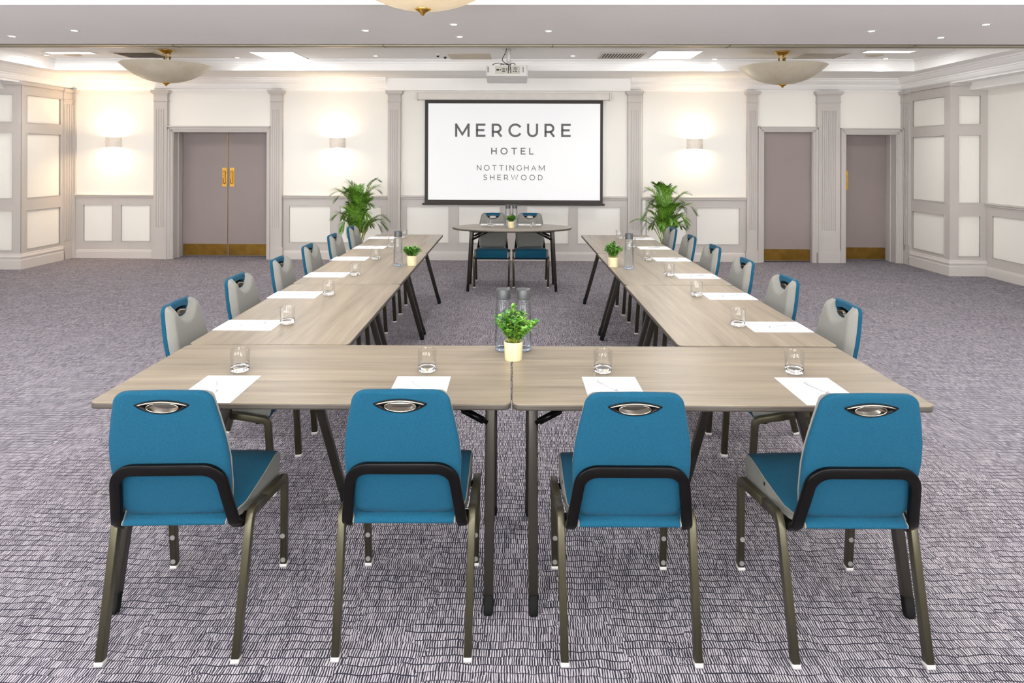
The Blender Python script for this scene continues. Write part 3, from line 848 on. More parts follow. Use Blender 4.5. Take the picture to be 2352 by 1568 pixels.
for pts in ([(0.016, -0.236, -0.09), (0.016, -0.24, -0.04), (0.018, -0.22, 0.02), (-0.02, -0.15, 0.05), (-0.06, -0.12, 0.10), (-0.02, -0.05, 0.2), (-0.01, -0.02, 0.262)],
            [(0.048, -0.236, -0.09), (0.046, -0.24, -0.04), (0.04, -0.22, 0.02), (0.08, -0.18, 0.045), (0.10, -0.15, 0.03), (0.04, -0.13, 0.012)],
            [(-0.04, -0.17, 0.03), (-0.10, -0.2, 0.045), (-0.18, -0.2, 0.025), (-0.12, -0.18, 0.012), (-0.05, -0.18, 0.035), (0.03, -0.19, 0.025)]):
    m = MB(); m.tube(spline(pts), circ(0.0045, 8), up=(0.3, 0.2, 1)); m.build('cable', M['cable'], pr)

# ================================================================== TABLES
TZ = 0.762
def make_table(name, label, L_=1.495, W_=0.745, fx=0.079, fy=0.327, ty=0.135, top=None, txi=None, group=None):
    t = thing(name, label, 'table', (0, 0, 0), 0, group)
    T_ = 0.022
    out = top if top else rrect(L_/2, W_/2, 0.03, 5)
    n = len(out)
    m = MB()
    def inset(d): 
        r = []
        for (x, y) in out:
            l = math.hypot(x, y); 
            if top: r.append((x*(1-d/l), y*(1-d/l)))
            else: r.append((x - math.copysign(d, x)*1.0, y - math.copysign(d, y)*1.0))
        return r
    m.prism(inset(0.0025), TZ-0.004, TZ, 'z'); tp = m.build('tabletop', M['wood'], t, bevel=0.0008, seg=1)
    m = MB()
    rings = [(0.0030, TZ-0.0035), (0.0005, TZ-0.004), (-0.0015, TZ-0.008), (-0.0015, TZ-0.015), (0.002, TZ-T_), (0.03, TZ-T_)]
    R = []
    for d_, z in rings:
        R.append([m.bm.verts.new((x, y, z)) for x, y in inset(d_)])
    for a, b in zip(R, R[1:]):
        for i in range(n): m._f([a[i], a[(i+1) % n], b[(i+1) % n], b[i]], True)
    m._f(R[-1]); m._f(R[0][::-1])
    m.build('edge_band', M['edge'], t)
    X = L_/2 - fx; TX = X if txi is None else X - txi
    for sx in (-1, 1):
        for sy in (-1, 1):
            p0 = Vector((sx*TX, sy*ty, TZ-T_)); p1 = Vector((sx*X, sy*fy, 0.055))
            pk = p0.lerp(p1, 0.03)
            m = MB(); m.tube([p0, pk, p1], rrect(0.0195, 0.0185, 0.005, 2), up=(1, 0, 0), scales=[1.05, 1.05, 0.92])
            lg = m.build('leg', M['steel'], t)
            q = p1 + (p1-p0).normalized()*0.058; q.z = 0.0
            m = MB(); m.tube([p1 + Vector((0, 0, 0.012)), p1.lerp(q, 0.75), p1.lerp(q, 0.93), q], rrect(0.0195, 0.0185, 0.007, 2), up=(1, 0, 0), scales=[0.96, 0.93, 0.84, 0.62])
            m.build('foot', M['foot'], lg)
        m = MB(); m.box(*sorted((sx*(TX-0.022), sx*(TX+0.022))), -ty-0.05, ty+0.05, TZ-T_-0.02, TZ-T_+0.001)
        m.build('leg_bracket', M['black'], t, bevel=0.003)
        for sy in (-1, 1):
            a = Vector((sx*(TX-0.01), sy*(ty+0.055), 0.625)); b = Vector((sx*(TX-0.24), sy*(ty+0.02), TZ-T_-0.008))
            m = MB(); m.tube([a, b], circ(0.008, 8), up=(0, 1, 0.1)); m.tube([a.lerp(b, 0.06), a.lerp(b, 0.42)], circ(0.014, 8), up=(0, 1, 0.1))
            m.build('brace', M['black'], t)
    m = MB(); m.box(-TX, TX, -ty-0.01, -ty+0.015, TZ-T_-0.035, TZ-T_); m.box(-TX, TX, ty-0.015, ty+0.01, TZ-T_-0.035, TZ-T_)
    m.build('under_rail', M['black'], t)
    return t
G = 'rectangular tables set in a U'
tb = make_table('conference_table', 'woodgrain conference table in the front row, left half', group=G)
tb.location = (-0.744, 2.757, 0)
tb.rotation_euler = (0, 0, 0)
dup(tb, (0.7545, 2.751, 0), -0.003, 'woodgrain conference table in the front row, right half')
for side, X, lab in ((-1, -1.122, 'left'), (1, 1.150, 'right')):
    for k, (Y, wrd) in enumerate(((3.882, 'nearest the front row'), (5.385, 'in the middle'), (6.882, 'at the far end'))):
        dup(tb, (X + side*0.006*k, Y, 0), PI/2, 'woodgrain conference table of the %s arm, %s' % (lab, wrd))
el = [(0.745*math.cos(2*PI*i/72), 0.450*math.sin(2*PI*i/72)) for i in range(72)]
ht = make_table('oval_table', 'oval woodgrain head table in front of the screen', L_=1.49, W_=0.95, fx=0.21, fy=0.232, ty=0.14, top=el, txi=0.035)
ht.location = (0.014, 8.488, 0)

# ================================================================== CHAIRS
HC = 0.846    # handle height
BW = [(0.435, 0.166), (0.47, 0.176), (0.55, 0.187), (0.65, 0.191), (0.72, 0.185), (0.80, 0.170), (0.86, 0.156), (0.892, 0.149)]
def bw(z):
    if z <= BW[0][0]: return BW[0][1]
    for (a, wa), (b, wb) in zip(BW, BW[1:]):
        if z <= b: return wa + (wb-wa)*(z-a)/(b-a)
    return BW[-1][1]
def yr(z):                   # rear face of the backrest
    t = (z-0.435)/0.455
    return -0.205 - 0.118*t - 0.010*math.sin(PI*t)
def outline():
    """closed outline of the backrest with round corners, counter-clockwise in (x,z)"""
    pts = []; z0, z1, rt, rb = 0.449, 0.892, 0.045, 0.04
    right = []
    for i in range(9):       # bottom right corner
        a = -PI/2 + PI/2*i/8; right.append((bw(z0+rb)-rb + rb*math.cos(a) - 0.0, z0+rb + rb*math.sin(a)))
    for i in range(1, 14):
        z = z0+rb + (z1-rt-z0-rb)*i/14; right.append((bw(z), z))
    for i in range(9):
        a = PI/2*i/8; right.append((bw(z1-rt)-rt + rt*math.cos(a) - 0.004*i/8, z1-rt + rt*math.sin(a)))
    # slightly crowned top and bottom
    left = [(-x, z) for x, z in right[::-1]]
    return right + [(0, z1+0.003)] + left + [(0, z0-0.007)]
OUT = outline()
def ray(cx, cz, a):
    dx, dz = math.cos(a), math.sin(a); best = 9
    n = len(OUT)
    for i in range(n):
        x1, z1 = OUT[i]; x2, z2 = OUT[(i+1) % n]
        ex, ez = x2-x1, z2-z1; den = dx*ez - dz*ex
        if abs(den) < 1e-12: continue
        t = ((x1-cx)*ez - (z1-cz)*ex)/den; u = ((x1-cx)*dz - (z1-cz)*dx)/den
        if t > 0 and -1e-6 <= u <= 1+1e-6: best = min(best, t)
    return cx + dx*best, cz + dz*best
def almond(x):               # upper and lower edge of the hand hole
    k = max(0.0, 1 - (x/0.084)**2)
    return HC + 0.004 + 0.014*k, HC + 0.004 - 0.030*k**0.85
def make_chair(label, group):
    t = thing('conference_chair', label, 'chair', (0, 0, 0), 0, group)
    # --- back shell (blue) with a hand hole
    m = MB(); n = 120; steps = [0, 0.02, 0.06, 0.12, 0.22, 0.34, 0.48, 0.62, 0.76, 0.87, 0.94, 0.97, 0.985, 0.995, 1.0]
    T_ = 0.030; rear, front = [], []
    angs = [2*PI*(i+0.5)/n for i in range(n)]
    H, O = [], []
    for a in angs:
        # hole point by ray marching on the almond
        r = 0.0
        dx, dz = math.cos(a), math.sin(a)
        lo_, hi_ = 0.0, 0.09
        for _ in range(30):
            mid = (lo_+hi_)/2; x, z = dx*mid, HC + dz*mid
            up_, dn_ = almond(x)
            inside = abs(x) < 0.084 and dn_ < z < up_
            if inside: lo_ = mid
            else: hi_ = mid
        H.append((dx*lo_, HC + dz*lo_)); O.append(ray(0, HC, a))
    def ring(face, s):
        out = []
        for (hx, hz), (ox, oz) in zip(H, O):
            x = hx + (ox-hx)*s; z = hz + (oz-hz)*s
            dist = (1-s)*math.hypot(ox-hx, oz-hz); R = 0.016
            rd = 0.0
            if dist < R: q = 1-dist/R; rd = (T_*0.5)*(1-math.sqrt(max(0, 1-q*q)))
            d2 = s*math.hypot(ox-hx, oz-hz)
            if d2 < 0.004 and face == 'r': rd = max(rd, 0.002*(1-d2/0.004))
            curve = 0.10*x*x + 0.0
            y = yr(z) + curve
            y = (y + rd) if face == 'r' else (y + T_ - rd)
            out.append(m.bm.verts.new((x, y, z)))
        return out
    rear = [ring('r', s) for s in steps]; front = [ring('f', s) for s in steps[:-1]]
    for L1 in (rear, front):
        for a, b in zip(L1, L1[1:]):
            for i in range(n): m._f([a[i], a[(i+1) % n], b[(i+1) % n], b[i]], True)
    a, b = rear[-1], front[-1]
    for i in range(n): m._f([a[i], a[(i+1) % n], b[(i+1) % n], b[i]], True)
    a, b = rear[0], front[0]
    for i in range(n): m._f([a[i], a[(i+1) % n], b[(i+1) % n], b[i]], False)
    bk = m.build('backrest', M['blue'], t)
    # --- grey front cushion with a scooped top
    m = MB(); NU, NV = 36, 30
    def ztop(x):
        ax = abs(x)
        if ax < 0.092: return 0.8165 + 0.0705*(ax/0.092)**2.4
        return 0.887
    def hw(z):
        z0, z1, rt, rb = 0.448, 0.889, 0.04, 0.035
        w_ = bw(z) - 0.0015
        if z > z1-rt: w_ = min(w_, bw(z1-rt) - 0.0015 - rt + math.sqrt(max(0, rt*rt - (z-z1+rt)**2)))
        if z < z0+rb: w_ = min(w_, bw(z0+rb) - 0.0015 - rb + math.sqrt(max(0, rb*rb - (z0+rb-z)**2)))
        return w_
    rows = []
    for side in (0, 1):
        G_ = []
        for j in range(NV+1):
            row = []
            for i in range(NU+1):
                u = -1 + 2*i/NU; u = math.copysign(abs(u)**0.85, u)
                v = 0.5 - 0.5*math.cos(PI*j/NV)
                zb = 0.450
                z = zb + (ztop(u*0.135) - zb)*v
                x = u*hw(z)
                e = min(1, (1-abs(u))*6.5, v*11, (1-v)*11); e = math.sin(e*PI/2)
                y = yr(z) + 0.10*x*x + T_ - 0.004
                if side: y += 0.006 + 0.034*e
                row.append(m.bm.verts.new((x, y, z)))
            G_.append(row)
        rows.append(G_)
    for G_ in rows:
        for j in range(NV):
            for i in range(NU): m._f([G_[j][i], G_[j][i+1], G_[j+1][i+1], G_[j+1][i]], True)
    A_, B_ = rows
    for i in range(NU):
        m._f([A_[0][i], A_[0][i+1], B_[0][i+1], B_[0][i]]); m._f([A_[NV][i], A_[NV][i+1], B_[NV][i+1], B_[NV][i]])
    for j in range(NV):
        m._f([A_[j][0], A_[j+1][0], B_[j+1][0], B_[j][0]]); m._f([A_[j][NU], A_[j+1][NU], B_[j+1][NU], B_[j][NU]])
    tag(m.build('front_cushion', M['grey'], t), 'light grey padded front of the backrest')
    # --- hand grip: black plate with chrome trims
    m = MB(); N2 = 40
    def hole_ring(kx, kz, y_off):
        pts = []
        for i in range(N2):
            a = 2*PI*i/N2; pts.append((kx*math.cos(a), HC - 0.007 + kz*math.sin(a)))
        return [m.bm.verts.new((x, yr(z) + y_off, z)) for x, z in pts]
    def alm_ring(g, y_off):
        vs = []
        for i in range(N2):
            a = 2*PI*i/N2; x = 0.083*g*math.cos(a); up_, dn_ = almond(x/g)
            z = up_ if math.sin(a) >= 0 else dn_
            if abs(math.sin(a)) < 1e-6: z = HC + 0.004
            z = HC + (z-HC)*g
            vs.append(m.bm.verts.new((x, yr(z) + y_off + 0.10*x*x, z)))
        return vs
    R1 = [alm_ring(1.03, 0.004), alm_ring(1.03, -0.003), alm_ring(0.93, -0.003), hole_ring(0.050, 0.0165, 0.003), hole_ring(0.048, 0.0155, 0.031)]
    for a, b in zip(R1, R1[1:]):
        for i in range(N2): m._f([a[i], a[(i+1) % N2], b[(i+1) % N2], b[i]], True)
    hg = m.build('hand_grip', M['black'], t)
    m = MB(); R1 = [hole_ring(0.049, 0.0160, 0.001), hole_ring(0.046, 0.0150, 0.012), hole_ring(0.045, 0.0150, 0.034)]
    for a, b in zip(R1, R1[1:]):
        for i in range(N2): m._f([a[i], a[(i+1) % N2], b[(i+1) % N2], b[i]], True)
    m.build('grip_lining', M['lining'], hg)
    m = MB(); pts = []
    for i in range(17):
        x = -0.079 + 0.158*i/16; z = almond(x)[0] - 0.0045; pts.append((x, yr(z) - 0.0035 + 0.10*x*x, z))
    m.tube(pts, circ(0.0032, 8), up=(0, 1, 0), scales=[0.5 + 0.6*math.sin(PI*i/16)**0.5 for i in range(17)])
    pts = []
    for i in range(32):
        a = 2*PI*i/32; z = HC - 0.007 + 0.0165*math.sin(a); pts.append((0.050*math.cos(a), yr(z) + 0.001, z))
    m.tube(pts, circ(0.0022, 6), up=(0, 1, 0), closed=True)
    m.build('chrome_trim', M['chrome'], hg)
    # --- seat: blue wrap, grey side panels
    prof = [(-0.220, 0.420), (-0.232, 0.426), (-0.233, 0.434), (-0.220, 0.442), (-0.13, 0.452), (-0.05, 0.456), (0.05, 0.461), (0.13, 0.469), (0.19, 0.474),
            (0.222, 0.472), (0.243, 0.462), (0.252, 0.445), (0.250, 0.415), (0.243, 0.38), (0.230, 0.362), (0.20, 0.366), (0.0, 0.397), (-0.15, 0.420)]
    def tpr(y): q = min(1.0, max(0.0, (-0.12 - y)/0.10)); return 1 - 0.16*q*q*(3-2*q)
    m = MB(); xs = [-0.197, -0.196, -0.192, -0.12, 0, 0.12, 0.192, 0.196, 0.197]
    cy, cz = 0.02, 0.42; R2 = []
    for x in xs:
        e = max(0, abs(x)-0.19)/0.007
        ht_ = 0.006*(1-(x/0.197)**2)
        rr = []
        for (y, z) in prof:
            k = 1 - 0.02*e*e; zz = z + (ht_ if z > cz+0.02 else 0)
            rr.append(m.bm.verts.new((x*tpr(y), cy + (y-cy)*k, cz + (zz-cz)*(1-0.06*e*e))))
        R2.append(rr)
    K = len(prof)
    for a, b in zip(R2, R2[1:]):
        for i in range(K): m._f([a[i], a[(i+1) % K], b[(i+1) % K], b[i]], True)
    m._f(R2[0]); m._f(R2[-1])
    st = m.build('seat', M['blue'], t)
    for s in (-1, 1):
        m = MB(); pp_ = [(cy + (y-cy)*0.985, cz + (z-cz)*0.94) for y, z in prof]
        A_ = [m.bm.verts.new((s*0.2005*tpr(y), y, z)) for y, z in pp_]; B_ = [m.bm.verts.new((s*0.1945*tpr(y), y, z)) for y, z in pp_]
        m._f(A_); m._f(B_[::-1])
        for i in range(K): m._f([A_[i], A_[(i+1) % K], B_[(i+1) % K], B_[i]])
        sp_ = m.build('side_panel', M['grey'], st); tag(sp_, 'light grey side of the seat')
    m = MB(); m.box(-0.2025, -0.2000, 0.035, 0.047, 0.436, 0.447); m.build('fabric_tag', M['port'], st)
    # --- side rails and legs
    tp = rrect(0.016, 0.0125, 0.003, 2)
    X0, X1 = 0.221, 0.2145
    for s in (-1, 1):
        path = arc_pts((s*X1, -0.262, 0.008), (s*X0, -0.150, 0.424), (s*X0, 0.232, 0.364), 0.035, 7)
        mid = Vector((s*X0, 0.04, 0.394))
        m = MB(); m.tube([Vector((s*X1, -0.262, 0.010))] + path + [Vector((s*X0, -0.02, 0.4035))], tp, up=(1, 0, 0)); lb = m.build('leg', M['bronze'], t)
        m = MB(); m.tube([Vector((s*X1, -0.2625, 0.0)), Vector((s*X1, -0.260, 0.014))], rrect(0.0175, 0.014, 0.003, 2), up=(1, 0, 0)); m.build('glide', M['glide'], lb)
        path = arc_pts((s*X0, -0.15, 0.424), (s*X0, 0.236, 0.3635), (s*X1, 0.258, 0.008), 0.03, 7)
        m = MB(); m.tube([Vector((s*X0, -0.02, 0.4035))] + path + [Vector((s*X1, 0.258, 0.010))], tp, up=(1, 0, 0)); lf_ = m.build('leg', M['bronze'], t)
        m = MB(); m.tube([Vector((s*X1, 0.258, 0.0)), Vector((s*X1, 0.257, 0.014))], rrect(0.0175, 0.014, 0.003, 2), up=(1, 0, 0)); m.build('glide', M['glide'], lf_)
        for z in (0.030, 0.128):
            yy = 0.258 - 0.022*z/0.36 - 0.0155
            m = MB(); m.tube([(s*X1, yy+0.004, z), (s*X1, yy-0.002, z)], circ(0.0095, 12)); m.build('bumper', M['disc'], lf_)
    # cross bars under the seat
    for yy, zz in ((-0.12, 0.402), (0.19, 0.355)):
        m = MB(); m.tube([(-0.222, yy, zz), (0.222, yy, zz)], rrect(0.012, 0.008, 0.003, 2)); m.build('cross_bar', M['black'], t)
    # --- hooped back frame
    def fy(z): return yr(z) - 0.012 if z > 0.47 else (yr(0.47) - 0.012) + (0.47-z)*0.30
    cr = [(-0.186, 0.44), (-0.163, 0.628), (0.163, 0.628), (0.186, 0.44)]
    def V3(x, z): return Vector((x, fy(z) + 0.10*x*x*0.5, z))
    path = [Vector((-0.205, -0.135, 0.405)), Vector((-0.196, -0.165, 0.402)), Vector((-0.192, -0.19, 0.408)), V3(-0.189, 0.43), V3(-0.186, 0.455), V3(-0.176, 0.53)]
    path += arc_pts(V3(-0.176, 0.53), V3(-0.163, 0.628), V3(0.163, 0.628), 0.062, 8)
    path += arc_pts(V3(-0.163, 0.628), V3(0.163, 0.628), V3(0.176, 0.53), 0.062, 8)
    path += [V3(0.176, 0.53), V3(0.186, 0.455), V3(0.189, 0.43), Vector((0.192, -0.19, 0.408)), Vector((0.196, -0.165, 0.402)), Vector((0.205, -0.135, 0.405))]
    m = MB(); m.tube(path, rrect(0.0175, 0.0095, 0.0035, 2), up=(0, 1, 0.0)); m.build('back_frame', M['black'], t)
    m = MB(); m.box(-0.222, -0.19, -0.15, -0.125, 0.395, 0.417); m.box(0.19, 0.222, -0.15, -0.125, 0.395, 0.417); m.build('frame_joint', M['bronze'], t, bevel=0.003)
    return t
FG, LG, RG, HG = 'blue-backed chairs along the front row', 'chairs along the left arm', 'chairs along the right arm', 'chairs at the head table'
pos_f = [(-1.107, 2.442, 0.036, 'leftmost of the four front chairs, blue back to the camera'),
         (-0.350, 2.460, 0.002, 'second from the left of the four front chairs, blue back to the camera'),
         (0.393, 2.440, -0.002, 'third from the left of the four front chairs, blue back to the camera'),
         (1.132, 2.436, 0.0, 'rightmost of the four front chairs, blue back to the camera')]
ch = make_chair(pos_f[0][3], FG); ch.location = (pos_f[0][0], pos_f[0][1], 0); ch.rotation_euler = (0, 0, pos_f[0][2])
for x, y, r_, l in pos_f[1:]: dup(ch, (x, y, 0), r_, l)
od = ['nearest the camera', 'second from the camera', 'third from the camera', 'fourth from the camera', 'fifth from the camera', 'farthest from the camera']
for k, y in enumerate((3.47, 4.21, 4.972, 5.70, 6.482, 7.23)):
    dup(ch, (-1.405, y, 0), -PI/2 + (0.02, -0.02, 0.015, 0, -0.02, 0.02)[k], 'grey-fronted blue-edged chair on the left arm, %s' % od[k], LG)
for k, y in enumerate((3.49, 4.22, 4.972, 5.74, 6.485, 7.22)):
    dup(ch, (1.425, y, 0), PI/2 + (-0.02, 0.015, 0, 0.02, -0.01, 0)[k], 'grey-fronted blue-edged chair on the right arm, %s' % od[k], RG)
dup(ch, (-0.240, 8.730, 0), PI, 'left chair behind the oval head table, facing the camera', HG)
dup(ch, (0.252, 8.738, 0), PI, 'right chair behind the oval head table, facing the camera', HG)

# ================================================================== PAPER, PENS, GLASSES
def make_paper(label, group):
    m = MB(); m.box(-0.105, 0.105, -0.1485, 0.1485, 0, 0.0012); o = m.build('paper_sheet', M['paper']); tag(o, label, 'paper', group); return o
def make_pen(label, group):
    t = thing('pen', label, 'pen', (0, 0, 0), 0, group)
    m = MB(); m.tube([(0, -0.045, 0), (0, -0.04, 0), (0, 0.062, 0)], circ(0.0048, 10)); m.build('barrel', M['pen'], t)
    m = MB(); m.tube([(0, -0.062, 0), (0, -0.045, 0)], circ(0.0042, 10), scales=[0.25, 1.0]); m.build('tip', M['pen_tip'], t)
    m = MB(); m.box(-0.0015, 0.0015, 0.02, 0.064, 0.0045, 0.0062); m.build('clip', M['pen'], t)
    m = MB(); m.tube([(0, 0.062, 0), (0, 0.070, 0)], circ(0.0035, 8)); m.build('button', M['pen_tip'], t)
    return t
def make_glass(label, group):
    t = thing('tumbler', label, 'glass', (0, 0, 0), 0, group)
    m = MB(); m.lathe([(0.0345, 0.0235), (0.0368, 0.088), (0.0372, 0.0893), (0.0378, 0.0893), (0.0385, 0.088), (0.0364, 0.0235)], 32)
    m.build('wall', M['glass'], t)
    m = MB(); m.lathe([(0, 0.0005), (0.031, 0.0005), (0.034, 0.003), (0.0352, 0.008), (0.0362, 0.0225), (0.0345, 0.0228), (0.030, 0.019), (0.018, 0.0165), (0, 0.0158)], 32)
    m.build('base', M['glass_base'], t)
    return t
pz, gz = TZ + 0.0004, TZ + 0.0002
paper = None; pen = None; gl = None
def place_set(px, py, pr_, nx, ny, nr, gx, gy, lab, grp):
    global paper, pen, gl
    lp = 'white paper sheet ' + lab; ln = 'white ballpoint pen lying on the sheet ' + lab; lg = 'clear glass tumbler ' + lab
    if paper is None:
        paper = make_paper(lp, 'paper sheets ' + grp); pen = make_pen(ln, 'pens ' + grp); gl = make_glass(lg, 'tumblers ' + grp)
        P, Q, R = paper, pen, gl
    else:
        P = dup(paper, (0, 0, 0), 0, lp, 'paper sheets ' + grp); Q = dup(pen, (0, 0, 0), 0, ln, 'pens ' + grp); R = dup(gl, (0, 0, 0), 0, lg, 'tumblers ' + grp)
    P.location = (px, py, pz); P.rotation_euler = (0, 0, pr_)
    Q.location = (nx, ny, pz + 0.0012 + 0.0049); Q.rotation_euler = (0, 0, nr)
    R.location = (gx, gy, gz)
fr = ['in front of the leftmost front chair', 'in front of the second front chair', 'in front of the third front chair', 'in front of the rightmost front chair']
for (px, gx, gy, nx, ny, nr), l in zip(((-1.092, -1.095, 2.742, -1.10, 2.535, 0.42), (-0.341, -0.338, 2.750, -0.335, 2.545, 0.60), (0.388, 0.375, 2.747, 0.372, 2.56, 0.52), (1.150, 1.150, 2.744, 1.158, 2.545, 0.35)), fr):
    place_set(px, 2.532, 0.0, nx, ny, nr, gx, gy, l, 'on the front tables')
LY = (3.491, 4.264, 4.993, 5.789, 6.519, 7.297); LX = (-1.345, -1.352, -1.352, -1.372, -1.353, -1.382)
LGX = ((-1.162, 3.526), (-1.146, 4.265), (-1.143, 4.976), (-1.150, 5.766), (-1.152, 6.553), (-1.158, 7.341))
ow = ['nearest', 'second', 'third', 'fourth', 'fifth', 'farthest']
for k in range(6):
    place_set(LX[k], LY[k], PI/2, LX[k]+0.01, LY[k], -PI/2 + 0.45, *LGX[k], 'on the left arm, %s place from the camera' % ow[k], 'on the left arm')
RY = (3.491, 4.264, 4.983, 5.803, 6.543, 7.300); RX = (1.370, 1.372, 1.365, 1.376, 1.381, 1.385)
RGX = ((1.180, 3.513), (1.175, 4.278), (1.171, 5.004), (1.168, 5.771), (1.180, 6.616), (1.175, 7.331))
for k in range(6):
    place_set(RX[k], RY[k], PI/2, RX[k], RY[k], -PI/2 + 0.45, *RGX[k], 'on the right arm, %s place from the camera' % ow[k], 'on the right arm')
place_set(-0.243, 8.775, PI/2, -0.25, 8.775, PI/2 - 0.4, -0.26, 8.534, 'at the left place of the oval head table', 'on the head table')
place_set(0.245, 8.775, PI/2, 0.24, 8.775, PI/2 + 0.3, 0.278, 8.545, 'at the right place of the oval head table', 'on the head table')

# ================================================================== BOTTLES
def make_bottle(label, group):
    t = thing('water_bottle', label, 'bottle', (0, 0, 0), 0, group)
    n = 32
    m = MB(); m.lathe([(0.0365, 0.012), (0.0375, 0.02), (0.0360, 0.12), (0.0345, 0.215), (0.033, 0.222), (0.030, 0.226), (0.0300, 0.236)], n)
    m.lathe([(0.0345, 0.012), (0.0355, 0.02), (0.0342, 0.12), (0.0328, 0.213), (0.0285, 0.224), (0.0285, 0.236)], n)
    m.build('glass_body', M['bottle'], t)
    m = MB(); m.lathe([(0, 0.0005), (0.033, 0.0005), (0.0365, 0.005), (0.0365, 0.0118), (0.020, 0.0105), (0, 0.012)], n); m.build('base', M['blue_base'], t)
    m = MB(); m.lathe([(0, 0.231), (0.0312, 0.231), (0.0312, 0.233), (0.0315, 0.272), (0.0300, 0.276), (0, 0.2765)], n)
    m.build('lid', M['lid_dark'], t)
    m = MB(); m.lathe([(0, 0.0125), (0.0338, 0.0125), (0.0343, 0.02), (0.0332, 0.12), (0.0322, 0.185), (0, 0.185)], n); m.build('water', M['water'], t)
    return t
BG = 'lidded water bottles'
bt = make_bottle('grey-lidded glass water bottle on the front tables, left of the pair behind the plant', BG); bt.location = (-0.033, 3.062, gz)
dup(bt, (0.058, 3.062, gz), 0.3, 'grey-lidded glass water bottle on the front tables, right of the pair behind the plant')
dup(bt, (-0.905, 5.435, gz), 0.6, 'grey-lidded glass water bottle beside the plant on the left arm')
dup(bt, (0.930, 5.325, gz), 0.9, 'grey-lidded glass water bottle beside the plant on the right arm')
dup(bt, (-0.038, 8.50, gz), 0.9, 'left glass water bottle behind the plant on the oval head table')
dup(bt, (0.048, 8.50, gz), 0.9, 'right glass water bottle behind the plant on the oval head table')

# ================================================================== SMALL PLANTS
def make_plant(seed, loc, label, spread, height, nst, dark=0.3, leafs=1.0):
    rnd = random.Random(seed)
    t = thing('potted_plant', label, 'plant', loc, 0, 'small green plants in cream pots')
    m = MB(); m.lathe([(0, 0), (0.036, 0), (0.037, 0.002), (0.0405, 0.076), (0.0410, 0.0795), (0.038, 0.0795), (0.037, 0.068), (0, 0.068)], 32); m.build('pot', M['pot'], t)
    m = MB(); m.lathe([(0, 0.071), (0.037, 0.0695)], 20); m.build('soil', M['soil'], t)
    ms = MB(); lf = [MB(), MB()]
    for k in range(nst):
        a = rnd.uniform(0, 2*PI); r0 = rnd.uniform(0, 0.026); e = rnd.uniform(0.15, 1.0)
        p0 = Vector((r0*math.cos(a), r0*math.sin(a), 0.066))
        tip = Vector((spread*e*math.cos(a), spread*e*math.sin(a), 0.07 + height*(1.0-0.50*e*e)*rnd.uniform(0.6, 1.0)))
        mid = (p0+tip)/2 + Vector((0, 0, 0.018))
        pts = spline([p0, mid, tip], 6)
        ms.tube(pts, circ(0.0010, 5), up=(0.2, 0.1, 1))
        N_ = len(pts)
        for i in range(3, N_):
            for q in range(3):
                if rnd.random() > 0.92: continue
                p = pts[i]; az = rnd.uniform(0, 2*PI); el_ = rnd.uniform(-0.3, 0.9)
                d = Vector((math.cos(az)*math.cos(el_), math.sin(az)*math.cos(el_), math.sin(el_)))
                L_ = rnd.uniform(0.013, 0.024)*leafs; W_ = L_*rnd.uniform(0.33, 0.45)
                side = d.cross(Vector((0, 0, 1)))
                if side.length < 0.05: continue
                side.normalize(); nrm = side.cross(d).normalized()
                b = lf[0 if rnd.random() > dark else 1]
                c = p + d*0.003; V = b.bm.verts.new
                v0 = V(c); va = V(c + d*L_*0.35 + side*W_*0.9 + nrm*0.001); vb = V(c + d*L_*0.72 + side*W_*0.8 + nrm*0.0005); v1 = V(c + d*L_ - nrm*0.0015)
                vc = V(c + d*L_*0.72 - side*W_*0.8 + nrm*0.0005); vd = V(c + d*L_*0.35 - side*W_*0.9 + nrm*0.001); vm = V(c + d*L_*0.5 - nrm*0.001)
                for tri in ((v0, va, vm), (va, vb, vm), (vb, v1, vm), (v1, vc, vm), (vc, vd, vm), (vd, v0, vm)): b._f(list(tri), True)
    ms.build('stems', M['palm_stem'], t)
    lf[0].build('foliage', M['leaf'], t, fixn=False); lf[1].build('foliage', M['leaf_dark'], t, fixn=False)
    return t
make_plant(3, (0.013, 2.915, gz), 'green sprig plant in a cream pot at the joint of the front tables', 0.105, 0.155, 40, 0.3)
make_plant(5, (-0.795, 5.44, gz), 'round bushy plant in a cream pot on the left arm', 0.078, 0.085, 40, 0.5, 1.1)
make_plant(8, (0.816, 5.40, gz), 'green plant with upright sprigs in a cream pot on the right arm', 0.09, 0.13, 34, 0.5)
make_plant(11, (0.003, 8.38, gz), 'small light green plant in a cream pot on the oval head table', 0.062, 0.10, 34, 0.3)

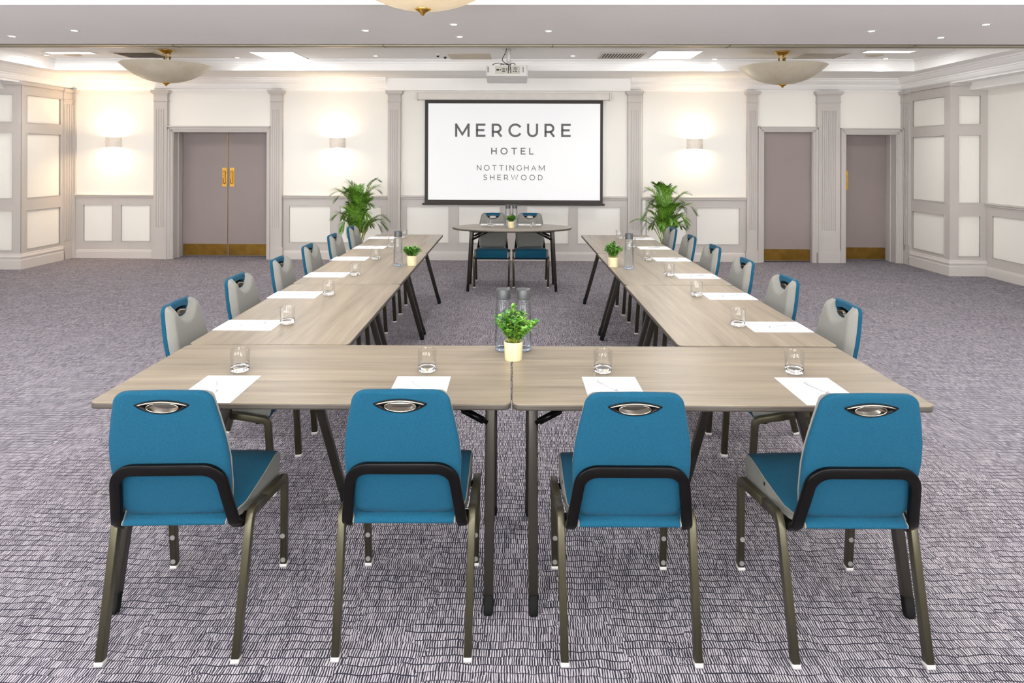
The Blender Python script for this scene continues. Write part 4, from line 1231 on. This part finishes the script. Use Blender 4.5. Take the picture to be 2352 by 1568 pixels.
# ================================================================== PALMS
def make_palm(seed, loc, label, fr_):
    rnd = random.Random(seed)
    t = thing('potted_palm', label, 'palm', loc, 0, 'floor palms flanking the screen')
    m = MB(); m.lathe([(0, 0), (0.115, 0), (0.12, 0.01), (0.15, 0.26), (0.155, 0.28), (0.14, 0.28), (0.137, 0.24), (0, 0.24)], 32); m.build('planter', M['basket'], t)
    m = MB(); m.lathe([(0, 0.255), (0.139, 0.245)], 24); m.build('soil', M['soil'], t)
    for (az, reach, top, droop, Ll) in fr_:
        d = Vector((math.cos(az), math.sin(az), 0)); b0 = Vector((rnd.uniform(-0.025, 0.025), rnd.uniform(-0.025, 0.025), 0.24))
        p1 = b0 + d*reach*0.12 + Vector((0, 0, (top-0.24)*0.45)); p2 = b0 + d*reach*0.42 + Vector((0, 0, (top-0.24)*0.86))
        p3 = b0 + d*reach*0.75 + Vector((0, 0, (top-0.24)*1.0)); p4 = b0 + d*reach + Vector((0, 0, (top-0.24)*1.0 - droop))
        pts = spline([b0, p1, p2, p3, p4], 12); n = len(pts)
        m = MB(); m.mat(1); m.tube(pts, circ(0.0062, 6), up=(0.13, 0.21, 1), scales=[1.25-1.1*i/(n-1) for i in range(n)]); m.mat(0)
        i0 = int(n*0.36)
        sub = 1
        for i in range(i0, n):
            for s in (-1, 1):
                for h in (0.0, 0.5):
                    if i == n-1 and h: continue
                    j = min(i+1, n-1)
                    p = pts[i].lerp(pts[j], h); tg = (pts[j] - pts[i-1]).normalized()
                    sd = tg.cross(Vector((0, 0, 1)))
                    if sd.length < 0.02: sd = Vector((-d.y, d.x, 0))
                    sd.normalize(); upv = sd.cross(tg).normalized()
                    f = (i + h - i0)/(n-i0); L_ = Ll*(0.45 + 0.9*math.sin(PI*min(1, f*0.85+0.12))**0.8)*rnd.uniform(0.85, 1.1)
                    dr = (sd*s*(0.75-0.35*f) + tg*(0.75+0.5*f) + upv*rnd.uniform(0.05, 0.35)).normalized()
                    wv = dr.cross(upv).normalized(); wd = 0.0062*(1-0.4*f)
                    a0 = p; a1 = p + dr*L_*0.35 + wv*wd; a2 = p + dr*L_*0.35 - wv*wd
                    dn = Vector((0, 0, -1))*L_*0.10
                    a3 = p + dr*L_*0.72 + wv*wd*0.75 + dn; a4 = p + dr*L_*0.72 - wv*wd*0.75 + dn; a5 = p + dr*L_ + dn*2.6
                    V = [m.bm.verts.new(q) for q in (a0, a1, a2, a3, a4, a5)]
                    m._f([V[0], V[1], V[2]], True); m._f([V[1], V[3], V[4], V[2]], True); m._f([V[3], V[5], V[4]], True)
        m.build('frond', [M['palm'], M['palm_stem']], t, fixn=False)
    return t
def fronds(seed, extra):
    rnd = random.Random(seed); out = []
    for k in range(12):
        az = 2*PI*k/12 + rnd.uniform(-0.2, 0.2); out.append((az, rnd.uniform(0.16, 0.30), rnd.uniform(0.92, 1.24), rnd.uniform(-0.05, 0.05), rnd.uniform(0.12, 0.16)))
    for k in range(9):
        az = 2*PI*k/9 + rnd.uniform(-0.3, 0.3); out.append((az, rnd.uniform(0.26, 0.40), rnd.uniform(0.66, 0.88), rnd.uniform(0.02, 0.12), rnd.uniform(0.10, 0.14)))
    return out + extra
make_palm(21, (-2.155, 9.60, 0), 'leafy green palm by the wall left of the screen', fronds(4, [(-0.2, 0.30, 1.30, 0.0, 0.08), (-0.1, 0.42, 0.80, 0.05, 0.10), (PI+0.1, 0.33, 1.14, 0.02, 0.13)]))
make_palm(22, (2.19, 9.60, 0), 'leafy green palm by the wall right of the screen', fronds(9, [(0.1, 0.44, 0.96, 0.10, 0.12), (PI, 0.46, 0.76, 0.03, 0.07), (0.0, 0.34, 1.12, 0.0, 0.10)]))
